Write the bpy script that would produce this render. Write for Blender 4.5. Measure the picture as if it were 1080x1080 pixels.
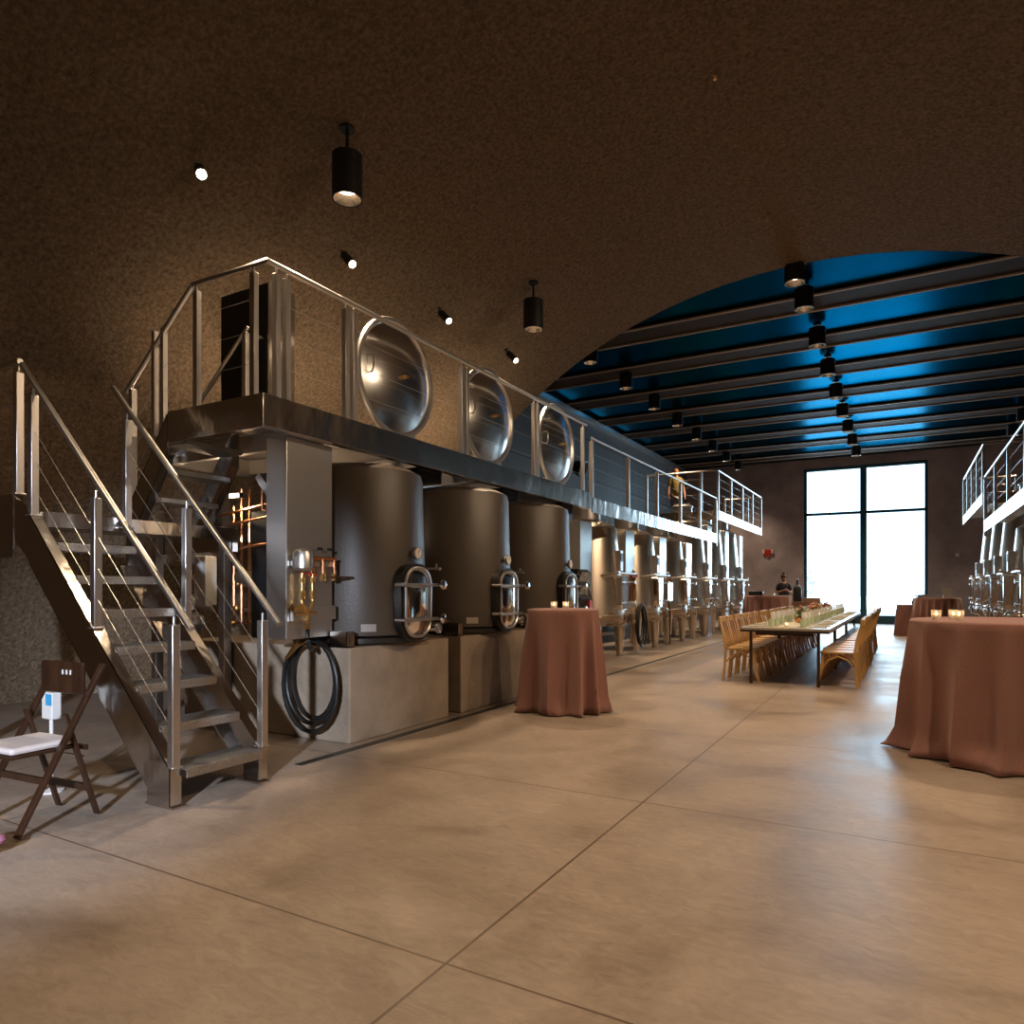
import bpy, bmesh, math, random
from mathutils import Vector, Matrix, Euler
random.seed(7)
PI = math.pi
S = bpy.context.scene
C = S.collection
for o in list(bpy.data.objects): bpy.data.objects.remove(o)

# ------------------------------------------------------------------ camera
cam = bpy.data.objects.new('camera', bpy.data.cameras.new('camera')); C.objects.link(cam)
cam.location = (0, 0, 1.28)
cam.rotation_euler = (PI/2, 0, math.radians(29.55))
cam.data.sensor_width = 36; cam.data.lens = 24.283; cam.data.shift_y = 0.075
cam.data.clip_start = 0.05; cam.data.clip_end = 300
S.camera = cam
# ------------------------------------------------------------------ exposure, sky
S.view_settings.view_transform = 'Standard'; S.view_settings.look = 'None'
S.view_settings.exposure = 0.5; S.view_settings.gamma = 1.0
S.view_settings.use_curve_mapping = False
W = bpy.data.worlds.new('sky'); S.world = W; W.use_nodes = True
bg = W.node_tree.nodes['Background']
bg.inputs[0].default_value = (0.50, 0.78, 1.0, 1); bg.inputs[1].default_value = 3.0
try:
    S.cycles.max_bounces = 10; S.cycles.diffuse_bounces = 4; S.cycles.glossy_bounces = 4
    S.cycles.sample_clamp_indirect = 4.0; S.cycles.caustics_reflective = False; S.cycles.caustics_refractive = False
    S.cycles.use_denoising = True
except Exception: pass
WARM = (1.0, 0.73, 0.47)
COOL = (0.72, 0.82, 1.0)
P_CEIL = 300; P_PEND = 360; P_SMALL = 150; P_UP = 4.2; P_COOL = 2600; P_GLARE = 60; P_RIGHT = 200

def light(kind, name, loc, aim, power, col, size=0.06, angle=70, blend=0.6, parent=None, sy=None):
    d = bpy.data.lights.new(name, kind); d.energy = power; d.color = col
    if kind == 'SPOT':
        d.spot_size = math.radians(angle); d.spot_blend = blend; d.shadow_soft_size = size
    elif kind == 'AREA':
        d.size = size
        if sy: d.shape = 'RECTANGLE'; d.size_y = sy
    else: d.shadow_soft_size = size
    o = bpy.data.objects.new(name, d); C.objects.link(o)
    v = Vector(aim) - Vector(loc)
    o.rotation_euler = v.to_track_quat('-Z', 'Y').to_euler(); o.location = loc
    if parent:
        o.parent = parent; o.location = Vector(loc) - parent.location
    return o
# daylight through the far glazing
light('AREA', 'daylight_window', (-1.3, 28.35, 3.1), (-1.3, 14, 1.4), 230, (0.55, 0.80, 1.0), 3.8, sy=5.2)
# cool light reaching the stair foot from the tunnel mouth behind the camera
light('SPOT', 'tunnel_mouth_light', (0.2, -3.2, 2.6), (-5.3, 3.3, 0.5), P_COOL, COOL, 0.12, 30, 0.7)

# ------------------------------------------------------------------ materials
def mat(name, col, rough=0.5, metal=0.0, noise=None, bump=None, spec=None, tint=None, emit=None, estr=0, trans=0, ior=1.45, sheen=0, nrange=(0.8, 1.2), stretch=(1, 1, 1), roughvar=0, coat=0):
    m = bpy.data.materials.new(name); m.use_nodes = True
    nt = m.node_tree; b = nt.nodes['Principled BSDF']
    b.inputs['Base Color'].default_value = (*col, 1); b.inputs['Roughness'].default_value = rough
    b.inputs['Metallic'].default_value = metal; b.inputs['IOR'].default_value = ior
    if spec is not None: b.inputs['Specular IOR Level'].default_value = spec
    if tint: b.inputs['Specular Tint'].default_value = (*tint, 1)
    if emit: b.inputs['Emission Color'].default_value = (*emit, 1); b.inputs['Emission Strength'].default_value = estr
    if trans: b.inputs['Transmission Weight'].default_value = trans
    if sheen: b.inputs['Sheen Weight'].default_value = sheen
    if coat: b.inputs['Coat Weight'].default_value = coat
    L = nt.links
    if noise or bump or roughvar:
        tc = nt.nodes.new('ShaderNodeTexCoord'); mp = nt.nodes.new('ShaderNodeMapping')
        mp.inputs['Scale'].default_value = stretch; L.new(tc.outputs['Object'], mp.inputs['Vector'])
    if noise or roughvar:
        n = nt.nodes.new('ShaderNodeTexNoise'); n.inputs['Scale'].default_value = noise or 5
        n.inputs['Detail'].default_value = 6; n.inputs['Roughness'].default_value = 0.6
        L.new(mp.outputs[0], n.inputs['Vector'])
    if noise:
        r = nt.nodes.new('ShaderNodeValToRGB')
        r.color_ramp.elements[0].position = 0.3; r.color_ramp.elements[1].position = 0.7
        r.color_ramp.elements[0].color = (*[c*nrange[0] for c in col], 1)
        r.color_ramp.elements[1].color = (*[min(1, c*nrange[1]) for c in col], 1)
        L.new(n.outputs['Fac'], r.inputs[0]); L.new(r.outputs[0], b.inputs['Base Color'])
    if roughvar:
        mr = nt.nodes.new('ShaderNodeMapRange'); mr.inputs['To Min'].default_value = max(0.02, rough-roughvar)
        mr.inputs['To Max'].default_value = rough+roughvar
        mr.inputs['From Min'].default_value = 0.3; mr.inputs['From Max'].default_value = 0.7
        L.new(n.outputs['Fac'], mr.inputs['Value']); L.new(mr.outputs[0], b.inputs['Roughness'])
    if bump:
        n2 = nt.nodes.new('ShaderNodeTexNoise'); n2.inputs['Scale'].default_value = bump[0]; n2.inputs['Detail'].default_value = 4
        L.new(mp.outputs[0], n2.inputs['Vector'])
        bp = nt.nodes.new('ShaderNodeBump'); bp.inputs['Strength'].default_value = bump[1]; bp.inputs['Distance'].default_value = bump[2]
        L.new(n2.outputs['Fac'], bp.inputs['Height']); L.new(bp.outputs[0], b.inputs['Normal'])
    return m

def floor_mat():
    m = mat('polished_concrete_floor', (0.40, 0.33, 0.26), 0.42)
    nt = m.node_tree; L = nt.links; b = nt.nodes['Principled BSDF']
    tc = nt.nodes.new('ShaderNodeTexCoord')
    sp = nt.nodes.new('ShaderNodeSeparateXYZ'); L.new(tc.outputs['Object'], sp.inputs[0])
    def M(op, a, bb=None):
        n = nt.nodes.new('ShaderNodeMath'); n.operation = op
        for i, v in enumerate((a, bb)):
            if v is None: continue
            if isinstance(v, (int, float)): n.inputs[i].default_value = v
            else: L.new(v, n.inputs[i])
        return n.outputs[0]
    def joint(axis, off, pitch, w):
        s_ = M('SUBTRACT', sp.outputs[axis], off); a = M('ADD', s_, pitch/2)
        fm = M('FLOORED_MODULO', a, pitch); d = M('ABSOLUTE', M('SUBTRACT', fm, pitch/2))
        return M('LESS_THAN', d, w)
    jx = joint(0, -1.36, 4.1, 0.006); jy = joint(1, 1.94, 2.05, 0.005)
    j = M('MAXIMUM', jx, jy)
    n1 = nt.nodes.new('ShaderNodeTexNoise'); n1.inputs['Scale'].default_value = 0.9; n1.inputs['Detail'].default_value = 9; n1.inputs['Roughness'].default_value = 0.65
    n1.inputs['Distortion'].default_value = 0.6
    L.new(tc.outputs['Object'], n1.inputs['Vector'])
    r = nt.nodes.new('ShaderNodeValToRGB'); e = r.color_ramp.elements
    e[0].position = 0.30; e[0].color = (0.20, 0.150, 0.115, 1); e[1].position = 0.72; e[1].color = (0.39, 0.315, 0.26, 1)
    x = r.color_ramp.elements.new(0.5); x.color = (0.32, 0.255, 0.205, 1)
    L.new(n1.outputs['Fac'], r.inputs[0])
    mp = nt.nodes.new('ShaderNodeMapping'); mp.inputs['Scale'].default_value = (1, 2.6, 1); mp.inputs['Rotation'].default_value = (0, 0, 0.5)
    L.new(tc.outputs['Object'], mp.inputs[0])
    n3 = nt.nodes.new('ShaderNodeTexNoise'); n3.inputs['Scale'].default_value = 7; n3.inputs['Detail'].default_value = 10; n3.inputs['Roughness'].default_value = 0.75; n3.inputs['Distortion'].default_value = 1.5
    L.new(mp.outputs[0], n3.inputs['Vector'])
    mr0 = nt.nodes.new('ShaderNodeMapRange'); mr0.inputs['From Min'].default_value = .3; mr0.inputs['From Max'].default_value = .7; mr0.inputs['To Min'].default_value = .76; mr0.inputs['To Max'].default_value = 1.14
    L.new(n3.outputs['Fac'], mr0.inputs['Value'])
    mul = nt.nodes.new('ShaderNodeVectorMath'); mul.operation = 'SCALE'; L.new(r.outputs[0], mul.inputs[0]); L.new(mr0.outputs[0], mul.inputs['Scale'])
    mx = nt.nodes.new('ShaderNodeMix'); mx.data_type = 'RGBA'
    L.new(j, mx.inputs['Factor']); L.new(mul.outputs[0], mx.inputs['A']); mx.inputs['B'].default_value = (0.12, 0.085, 0.06, 1)
    L.new(mx.outputs['Result'], b.inputs['Base Color'])
    mr = nt.nodes.new('ShaderNodeMapRange'); mr.inputs['From Min'].default_value = .3; mr.inputs['From Max'].default_value = .7
    mr.inputs['To Min'].default_value = 0.30; mr.inputs['To Max'].default_value = 0.52
    L.new(n1.outputs['Fac'], mr.inputs['Value']); L.new(mr.outputs[0], b.inputs['Roughness'])
    bp = nt.nodes.new('ShaderNodeBump'); bp.inputs['Strength'].default_value = .12; bp.inputs['Distance'].default_value = .02
    L.new(n3.outputs['Fac'], bp.inputs['Height']); L.new(bp.outputs[0], b.inputs['Normal'])
    return m

def panel_mat():
    m = mat('metal_wall_panels', (0.10, 0.10, 0.105), 0.5)
    nt = m.node_tree; L = nt.links; b = nt.nodes['Principled BSDF']
    tc = nt.nodes.new('ShaderNodeTexCoord'); sp = nt.nodes.new('ShaderNodeSeparateXYZ'); L.new(tc.outputs['Object'], sp.inputs[0])
    out = []
    for ax, pitch in ((1, 1.5), (2, 1.1)):
        a = nt.nodes.new('ShaderNodeMath'); a.operation = 'FLOORED_MODULO'; L.new(sp.outputs[ax], a.inputs[0]); a.inputs[1].default_value = pitch
        c = nt.nodes.new('ShaderNodeMath'); c.operation = 'LESS_THAN'; L.new(a.outputs[0], c.inputs[0]); c.inputs[1].default_value = 0.025
        out.append(c.outputs[0])
    mx_ = nt.nodes.new('ShaderNodeMath'); mx_.operation = 'MAXIMUM'; L.new(out[0], mx_.inputs[0]); L.new(out[1], mx_.inputs[1])
    mx = nt.nodes.new('ShaderNodeMix'); mx.data_type = 'RGBA'; L.new(mx_.outputs[0], mx.inputs['Factor'])
    mx.inputs['A'].default_value = (0.13, 0.13, 0.13, 1); mx.inputs['B'].default_value = (0.02, 0.02, 0.02, 1)
    L.new(mx.outputs['Result'], b.inputs['Base Color'])
    return m

M_ = {}
M_['floor'] = floor_mat()
M_['shotcrete'] = mat('sprayed_concrete', (0.45, 0.325, 0.215), 0.9, noise=26, nrange=(0.38, 1.5), bump=(30, 1.0, 0.14), spec=0.2)
for _n in M_['shotcrete'].node_tree.nodes:
    if _n.type == 'TEX_NOISE': _n.inputs['Detail'].default_value = 8; _n.inputs['Roughness'].default_value = 0.7
M_['plaster'] = mat('mottled_plaster', (0.36, 0.305, 0.325), 0.75, noise=0.9, nrange=(0.72, 1.35), spec=0.3)
M_['panel'] = panel_mat()
M_['ceil'] = mat('satin_blue_black_ceiling_panel', (0.016, 0.036, 0.054), 0.27, 1.0, tint=(0.30, 0.52, 0.68))
M_['beam'] = mat('brown_ceiling_beam', (0.034, 0.023, 0.018), 0.7, spec=0.15)
M_['beam_edge'] = mat('pale_beam_edge', (0.52, 0.42, 0.34), 0.6)
M_['frame'] = mat('dark_window_frame', (0.022, 0.075, 0.105), 0.3)
M_['glass'] = mat('window_glass', (1, 1, 1), 0.0, trans=1.0, ior=1.05)
M_['steel'] = mat('brushed_stainless_steel', (0.62, 0.59, 0.56), 0.34, 1.0)
M_['steel_flat'] = mat('satin_stainless_sheet', (0.60, 0.56, 0.52), 0.19, 1.0, bump=(1.6, 0.55, 0.06), stretch=(1, 1, .6))
M_['tank'] = mat('stainless_tank_skin', (0.72, 0.62, 0.52), 0.30, 1.0, noise=3, nrange=(.92, 1.05), stretch=(1, 1, .12))
M_['lid'] = mat('polished_lid_steel', (0.66, 0.66, 0.66), 0.20, 1.0)
M_['chrome'] = mat('polished_steel', (0.78, 0.76, 0.74), 0.10, 1.0)
M_['galv'] = mat('perforated_tread_steel', (0.52, 0.50, 0.47), 0.38, 1.0, noise=60, nrange=(.75, 1.1), bump=(45, .25, .006))
M_['darkside'] = mat('dark_satin_metal', (0.05, 0.045, 0.04), 0.35, 0.6)
M_['darktank'] = mat('dark_insulated_vessel', (0.075, 0.059, 0.046), 0.42, noise=1.5, nrange=(.9, 1.1), bump=(60, .15, .01), spec=0.6)
M_['block'] = mat('cast_concrete', (0.31, 0.24, 0.172), 0.75, noise=3.0, nrange=(.72, 1.15), bump=(30, .25, .02))
M_['black'] = mat('black_metal', (0.012, 0.012, 0.012), 0.4)
M_['blackm'] = mat('black_plastic', (0.018, 0.017, 0.017), 0.55)
M_['rubber'] = mat('black_rubber', (0.012, 0.012, 0.012), 0.42)
M_['brass'] = mat('brass', (0.72, 0.46, 0.18), 0.28, 1.0)
M_['copper'] = mat('copper_pipe', (0.78, 0.36, 0.17), 0.26, 1.0)
M_['red'] = mat('red_paint', (0.45, 0.03, 0.02), 0.4)
M_['white'] = mat('white_paint', (0.72, 0.70, 0.67), 0.45)
M_['dial'] = mat('dial_face', (0.75, 0.72, 0.66), 0.4)
M_['oak'] = mat('oak_wood', (0.56, 0.34, 0.13), 0.42, noise=9, nrange=(.7, 1.2), stretch=(1, 1, .25))
M_['walnut'] = mat('dark_walnut_wood', (0.032, 0.014, 0.007), 0.30, noise=12, nrange=(.6, 1.5), stretch=(1, 1, .2))
M_['cushion'] = mat('ivory_vinyl', (0.62, 0.56, 0.54), 0.38)
M_['cloth'] = mat('dusty_rose_linen', (0.27, 0.130, 0.105), 0.9, noise=140, nrange=(.8, 1.15), bump=(220, .3, .003), sheen=0.25)
M_['runner'] = mat('pale_table_linen', (0.50, 0.47, 0.38), 0.8)
M_['tabletop'] = mat('pale_table_top', (0.42, 0.37, 0.30), 0.22)
M_['leg'] = mat('dark_table_metal', (0.045, 0.028, 0.024), 0.35, 0.3)
M_['glassware'] = mat('clear_glassware', (0.95, 0.97, 0.97), 0.02, trans=1.0, ior=1.3)
M_['greenglass'] = mat('sage_green_glass', (0.62, 0.74, 0.56), 0.08, trans=0.75, ior=1.3)
for _k, _a in (('glassware', .32), ('greenglass', .62)):
    _b = M_[_k].node_tree.nodes['Principled BSDF']; _b.inputs['Alpha'].default_value = _a; _b.inputs['Transmission Weight'].default_value = 0
M_['wax'] = mat('candle_wax', (0.85, 0.66, 0.45), 0.5)
M_['flame'] = mat('candle_flame', (1, .6, .2), 0.5, emit=(1.0, 0.55, 0.18), estr=18)
M_['lens'] = mat('lamp_lens', (1, .9, .75), 0.3, emit=(1.0, 0.80, 0.55), estr=14)
M_['lensdim'] = mat('lamp_lens_dim', (1, .9, .75), 0.3, emit=(1.0, 0.78, 0.52), estr=1.6)
M_['lenshot'] = mat('lamp_lens_hot', (1, .9, .75), 0.3, emit=(1.0, 0.86, 0.62), estr=60)
M_['reflector'] = mat('lamp_reflector', (0.8, 0.7, 0.6), 0.25, 1.0)
M_['skin'] = mat('skin', (0.50, 0.25, 0.16), 0.55)
M_['hair'] = mat('dark_hair', (0.035, 0.02, 0.015), 0.6)
M_['ginger'] = mat('short_ginger_hair', (0.45, 0.16, 0.05), 0.7)
M_['olive'] = mat('olive_cotton', (0.20, 0.145, 0.035), 0.85)
M_['navy'] = mat('navy_cotton', (0.02, 0.022, 0.035), 0.85)
M_['greyc'] = mat('grey_cotton', (0.30, 0.30, 0.30), 0.85, noise=14, nrange=(.4, 1.6))
M_['leaf'] = mat('leaf_green', (0.12, 0.17, 0.06), 0.6, noise=20, nrange=(.6, 1.4))
M_['petal'] = mat('rust_petals', (0.42, 0.16, 0.10), 0.7, noise=20, nrange=(.6, 1.5))
M_['pink'] = mat('pink_petals', (0.42, 0.17, 0.27), 0.7, noise=9, nrange=(.75, 1.3))
M_['gravel'] = mat('pale_gravel', (0.5, 0.5, 0.46), 0.95, noise=8, nrange=(.8, 1.2))
M_['blue'] = mat('blue_label', (0.05, 0.35, 0.65), 0.4)
M_['basin'] = mat('terracotta', (0.42, 0.20, 0.12), 0.6)
M_['green'] = mat('brown_box', (0.30, 0.20, 0.12), 0.6)

# ------------------------------------------------------------------ mesh helpers
class MB:
    def __init__(s): s.v = []; s.f = []; s.sm = []
    def add(s, vs, fs, smooth=False):
        n = len(s.v); s.v += [tuple(v) for v in vs]
        for f in fs: s.f.append([i+n for i in f]); s.sm.append(smooth)
        return s
    def box(s, x0, x1, y0, y1, z0, z1):
        vs = [(x, y, z) for z in (z0, z1) for y in (y0, y1) for x in (x0, x1)]
        return s.add(vs, [(0, 2, 3, 1), (4, 5, 7, 6), (0, 1, 5, 4), (2, 6, 7, 3), (0, 4, 6, 2), (1, 3, 7, 5)])
    def bar(s, p0, p1, w, h, up=(0, 0, 1)):
        p0, p1 = Vector(p0), Vector(p1); d = (p1-p0).normalized(); up = Vector(up)
        sd = d.cross(up)
        if sd.length < 1e-4: sd = d.cross(Vector((0, 1, 0)))
        sd.normalize(); u = sd.cross(d)
        vs = [p + sd*a*w/2 + u*b*h/2 for p in (p0, p1) for a, b in ((-1, -1), (1, -1), (1, 1), (-1, 1))]
        return s.add(vs, [(3, 2, 1, 0), (4, 5, 6, 7), (0, 1, 5, 4), (1, 2, 6, 5), (2, 3, 7, 6), (3, 0, 4, 7)])
    def path(s, pts, w, h, up=(0, 0, 1)):        # rectangular section swept
        pts = [Vector(p) for p in pts]; vs = []; n = len(pts)
        for i, p in enumerate(pts):
            d = (pts[min(i+1, n-1)] - pts[max(i-1, 0)]).normalized()
            sd = d.cross(Vector(up)).normalized(); u = sd.cross(d)
            vs += [p + sd*a*w/2 + u*b*h/2 for a, b in ((-1, -1), (1, -1), (1, 1), (-1, 1))]
        fs = [(3, 2, 1, 0), tuple((n-1)*4+k for k in range(4))]
        for i in range(n-1):
            for k in range(4): fs.append((i*4+k, i*4+(k+1) % 4, i*4+4+(k+1) % 4, i*4+4+k))
        return s.add(vs, fs)
    def cyl(s, p0, p1, r0, r1=None, n=16, caps=True):
        if r1 is None: r1 = r0
        p0, p1 = Vector(p0), Vector(p1); d = (p1-p0).normalized()
        a = d.orthogonal().normalized(); b = d.cross(a); vs = []
        for p, r in ((p0, r0), (p1, r1)):
            for i in range(n):
                t = 2*PI*i/n; vs.append(p + (a*math.cos(t)+b*math.sin(t))*r)
        s.add(vs, [(i, (i+1) % n, n+(i+1) % n, n+i) for i in range(n)], True)
        if caps:
            k = len(s.v)-2*n
            s.f.append([k+i for i in reversed(range(n))]); s.sm.append(False)
            s.f.append([k+n+i for i in range(n)]); s.sm.append(False)
        return s
    def tube(s, pts, r, n=8, closed=False):
        pts = [Vector(p) for p in pts]; m = len(pts); vs = []
        a = None
        for i, p in enumerate(pts):
            if closed: d = (pts[(i+1) % m]-pts[i-1]).normalized()
            else: d = (pts[min(i+1, m-1)]-pts[max(i-1, 0)]).normalized()
            if a is None: a = d.orthogonal().normalized()
            else:
                a = (a - d*a.dot(d))
                a = a.normalized() if a.length > 1e-5 else d.orthogonal().normalized()
            b = d.cross(a)
            for k in range(n):
                t = 2*PI*k/n; vs.append(p+(a*math.cos(t)+b*math.sin(t))*r)
        fs = []
        for i in range(m if closed else m-1):
            j = (i+1) % m
            for k in range(n): fs.append((i*n+k, i*n+(k+1) % n, j*n+(k+1) % n, j*n+k))
        s.add(vs, fs, True)
        if not closed:
            q = len(s.v)-m*n
            s.f.append([q+k for k in reversed(range(n))]); s.sm.append(False)
            s.f.append([q+(m-1)*n+k for k in range(n)]); s.sm.append(False)
        return s
    def lathe(s, prof, n=32, M=None):            # prof: (r, z)
        vs = []; idx = []
        for r, z in prof:
            if r < 1e-5: idx.append([len(vs)]); vs.append(Vector((0, 0, z)))
            else:
                idx.append(list(range(len(vs), len(vs)+n)))
                for i in range(n): t = 2*PI*i/n; vs.append(Vector((r*math.cos(t), r*math.sin(t), z)))
        fs = []
        for a, b in zip(idx, idx[1:]):
            for i in range(n):
                j = (i+1) % n
                if len(a) == 1 and len(b) == 1: continue
                if len(a) == 1: fs.append((a[0], b[j], b[i]))
                elif len(b) == 1: fs.append((a[i], a[j], b[0]))
                else: fs.append((a[i], a[j], b[j], b[i]))
        if M is not None: vs = [M @ v for v in vs]
        return s.add(vs, fs, True)
    def ball(s, c, r, n=12, sc=(1, 1, 1)):
        k = n//2; prof = [(max(0, r*math.sin(PI*i/k)), -r*math.cos(PI*i/k)) for i in range(k+1)]
        return s.lathe(prof, n, Matrix.Translation(c) @ Matrix.Diagonal((*sc, 1)))
    def prism(s, poly, d, M=None):               # polygon in XZ extruded along +Y by d
        n = len(poly); vs = [Vector((x, 0, z)) for x, z in poly]+[Vector((x, d, z)) for x, z in poly]
        if M is not None: vs = [M @ v for v in vs]
        return s.add(vs, [tuple(range(n)), tuple(reversed(range(n, 2*n)))]+[(i, i+n, (i+1) % n+n, (i+1) % n) for i in range(n)])
    def obj(s, name, m, parent=None, bev=0, loc=None, ang=35):
        me = bpy.data.meshes.new(name); me.from_pydata(s.v, [], s.f)
        bm = bmesh.new(); bm.from_mesh(me)
        bmesh.ops.recalc_face_normals(bm, faces=bm.faces); bm.to_mesh(me); bm.free()
        me.polygons.foreach_set('use_smooth', [True]*len(me.polygons) if not bev else s.sm[:len(me.polygons)])
        if any(s.sm) or not bev:
            me.polygons.foreach_set('use_smooth', [True]*len(me.polygons))
            me.set_sharp_from_angle(angle=math.radians(ang))
        me.materials.append(M_[m] if isinstance(m, str) else m)
        o = bpy.data.objects.new(name, me); C.objects.link(o)
        if parent: o.parent = parent
        if loc: o.location = loc
        if bev:
            b = o.modifiers.new('bevel', 'BEVEL'); b.width = bev; b.segments = 2; b.limit_method = 'ANGLE'; b.angle_limit = math.radians(40)
        return o

def tag(o, label, cat, group=None, kind=None):
    if label: o['label'] = label
    if cat: o['category'] = cat
    if group: o['group'] = group
    if kind: o['kind'] = kind
    return o
def thing(name, label, cat, loc=(0, 0, 0), rz=0, group=None):
    o = bpy.data.objects.new(name, None); C.objects.link(o); o.empty_display_size = 0.1
    o.location = loc; o.rotation_euler = (0, 0, rz)
    return tag(o, label, cat, group)
def struct(name, mb, m, label=None, **k):
    o = mb.obj(name, m, **k); o['kind'] = 'structure'
    o['label'] = label or name; o['category'] = name.split('_')[0]
    return o
KIDS = {}
def kids(o):
    return [c for c in bpy.data.objects if c.parent == o]
def dup(root, loc, rz=0, label=None, scale=None):
    r = root.copy(); C.objects.link(r); r.location = loc; r.rotation_euler = (0, 0, rz)
    if label: r['label'] = label
    if scale: r.scale = scale
    def rec(a, b):
        for ch in kids(a):
            c = ch.copy(); C.objects.link(c); c.parent = b; rec(ch, c)
    rec(root, r)
    return r
ORD = ['first', 'second', 'third', 'fourth', 'fifth', 'sixth', 'seventh', 'eighth', 'ninth', 'tenth', 'eleventh', 'twelfth', 'thirteenth', 'fourteenth', 'fifteenth']

# ------------------------------------------------------------------ the setting
XL, XR, YB, YP = -7.8, 5.0, 28.5, 10.75          # room walls, glazed end, tunnel portal
struct('floor', MB().box(-9.6, 7.2, -8.2, 28.9, -0.15, 0), 'floor', 'polished tan concrete floor with saw-cut joints')

def vault(y0, y1, R, name, label, ny):
    mb = MB(); cx, cz = -1.4, -1.384; th0 = math.asin((0-0.0-cz)/R); n = 72; rnd = random.Random(3)
    vs = []; rows = ny+1
    for shell in (0, 1):
        RR = R + shell*0.9
        for j in range(rows):
            y = y0+(y1-y0)*j/ny
            for i in range(n+1):
                t = th0 + (PI-2*th0)*i/n
                rr = RR + (0 if shell else rnd.uniform(-.012, .012))
                yy = y + (rnd.uniform(-.02, .02) if not shell and j in (0, ny) else 0)
                vs.append((cx+rr*math.cos(t), yy, cz+rr*math.sin(t)))
    def id(s, j, i): return s*rows*(n+1)+j*(n+1)+i
    fs = []
    for j in range(ny):
        for i in range(n):
            fs.append((id(0, j, i), id(0, j, i+1), id(0, j+1, i+1), id(0, j+1, i)))
            fs.append((id(1, j, i), id(1, j+1, i), id(1, j+1, i+1), id(1, j, i+1)))
    for i in range(n):
        for j in (0, ny): fs.append((id(0, j, i), id(0, j, i+1), id(1, j, i+1), id(1, j, i)))
    mb.add(vs, fs, True)
    o = mb.obj(name, 'shotcrete', ang=60); o['kind'] = 'structure'; o['label'] = label; o['category'] = 'ceiling'
vault(2.5, YP, 7.414, 'ceiling_vault', 'dark brown sprayed concrete barrel vault with arched end', 24)
vault(-8.2, 2.5, 7.37, 'ceiling_near_vault', 'darker sprayed concrete vault nearest the camera', 20)
struct('wall_near_end', MB().box(-9.6, 7.2, -8.4, -8.2, 0, 6.8), 'plaster', 'unseen wall added behind the camera to keep sky light out')  # added out of view so no sky light enters from behind
struct('wall_left', MB().box(XL-0.2, XL, YP+.05, YB, 0, 6.7), 'panel', 'grey panelled wall behind the left tanks')
struct('wall_right', MB().box(XR, XR+0.2, YP+.05, YB, 0, 6.7), 'panel', 'grey panelled wall behind the right tanks')
# portal wall over the arch (room side)
pw = MB(); n = 40; R = 7.45; th0 = math.asin(1.384/R); pts = []
for i in range(n+1):
    t = th0+(PI-2*th0)*i/n; pts.append((-1.4+R*math.cos(t), -1.384+R*math.sin(t)))
vs = []
for y in (YP+.01, YP+.2):
    for (x, z) in pts: vs.append((x, y, z))
    for (x, z) in pts: vs.append((x, y, 6.9))
m_ = n+1; fs = []
for q in (0, 2*m_):
    for i in range(n): fs.append((q+i, q+i+1, q+m_+i+1, q+m_+i))
for i in range(n): fs.append((i, i+1, 2*m_+i+1, 2*m_+i))
pw.add(vs, fs); struct('wall_portal', pw, 'shotcrete', 'sprayed concrete wall around the arched opening')
# back wall with glazed opening
WX0, WX1, WZ1 = -3.32, 0.75, 5.86
bw = MB().box(XL-.2, WX0, YB, YB+.3, 0, 6.7).box(WX1, XR+.2, YB, YB+.3, 0, 6.7).box(WX0, WX1, YB, YB+.3, WZ1, 6.7)
struct('wall_back', bw, 'plaster', 'mottled mauve-grey plaster wall around the tall window')
# ceiling and beams
struct('ceiling', MB().box(XL-.2, XR+.2, YP+.2, YB+.3, 6.20, 6.5), 'ceil', 'dark satin ceiling panels between the beams')
k = 0
for i in range(-1, 8):
    y0 = 12.44+2.07*i; y1 = y0+.71
    y0 = max(y0, YP+.22)
    if y1 > YB: y1 = YB
    if y0 >= YB: break
    struct('trim_%d' % (2*i+4), MB().box(XL, XR, y0, y1, 6.17, 6.199), 'beam', 'wide brown ceiling beam crossing the hall')
    e = MB().box(XL, XR, y0-.02, y0+.022, 6.140, 6.169).box(XL, XR, y1-.022, y1+.02, 6.140, 6.169)
    struct('trim_%d' % (2*i+5), e, 'beam_edge', 'pale edge strips under a ceiling beam')
# window
wf = thing('window_1', 'tall dark-framed window of four panes in the end wall', 'window', (0, 0, 0)); wf['kind'] = 'structure'
yb = YB+.05
fr = MB().box(WX0, WX0+.10, yb, yb+.14, 0, WZ1).box(WX1-.10, WX1, yb, yb+.14, 0, WZ1).box(WX0, WX1, yb-.02, yb+.14, 5.74, WZ1)
fr.box(WX0, WX1, yb-.02, yb+.14, 0, .30).box(-1.40, -1.18, yb-.03, yb+.15, 0, WZ1).box(WX0, WX1, yb, yb+.12, 4.06, 4.16)
fr.obj('window_frame', 'frame', wf, bev=.006)
for x0, x1 in ((WX0+.1, -1.4), (-1.18, WX1-.1)):
    for z0, z1 in ((.3, 4.06), (4.16, 5.74)):
        MB().box(x0, x1, yb+.05, yb+.07, z0, z1).obj('pane', 'glass', wf)
struct('trim_90', MB().box(XL, XR, YB-.06, YB, 0, .12), 'frame', 'dark base trim along the end wall') if False else None
# outdoors
g = struct('ground_outside', MB().box(-40, 40, YB+.4, YB+60, -.3, -.05), 'gravel', 'pale sunlit ground beyond the window')
g['category'] = 'ground'
struct('trim_40', MB().box(XL+.001, XL+.14, YP+.2, YB, 5.98, 6.10), 'steel', 'pale pipe-like rail along the top of the left wall')
# slot drains
struct('trim_41', MB().box(-3.86, -3.79, 3.6, 28.2, 0.0, 0.004), 'darkside', 'slot drain along the left row of vessels')
struct('trim_42', MB().box(0.98, 1.05, 3.6, 28.2, 0.0, 0.004), 'darkside', 'slot drain along the right row of tanks')

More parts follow.
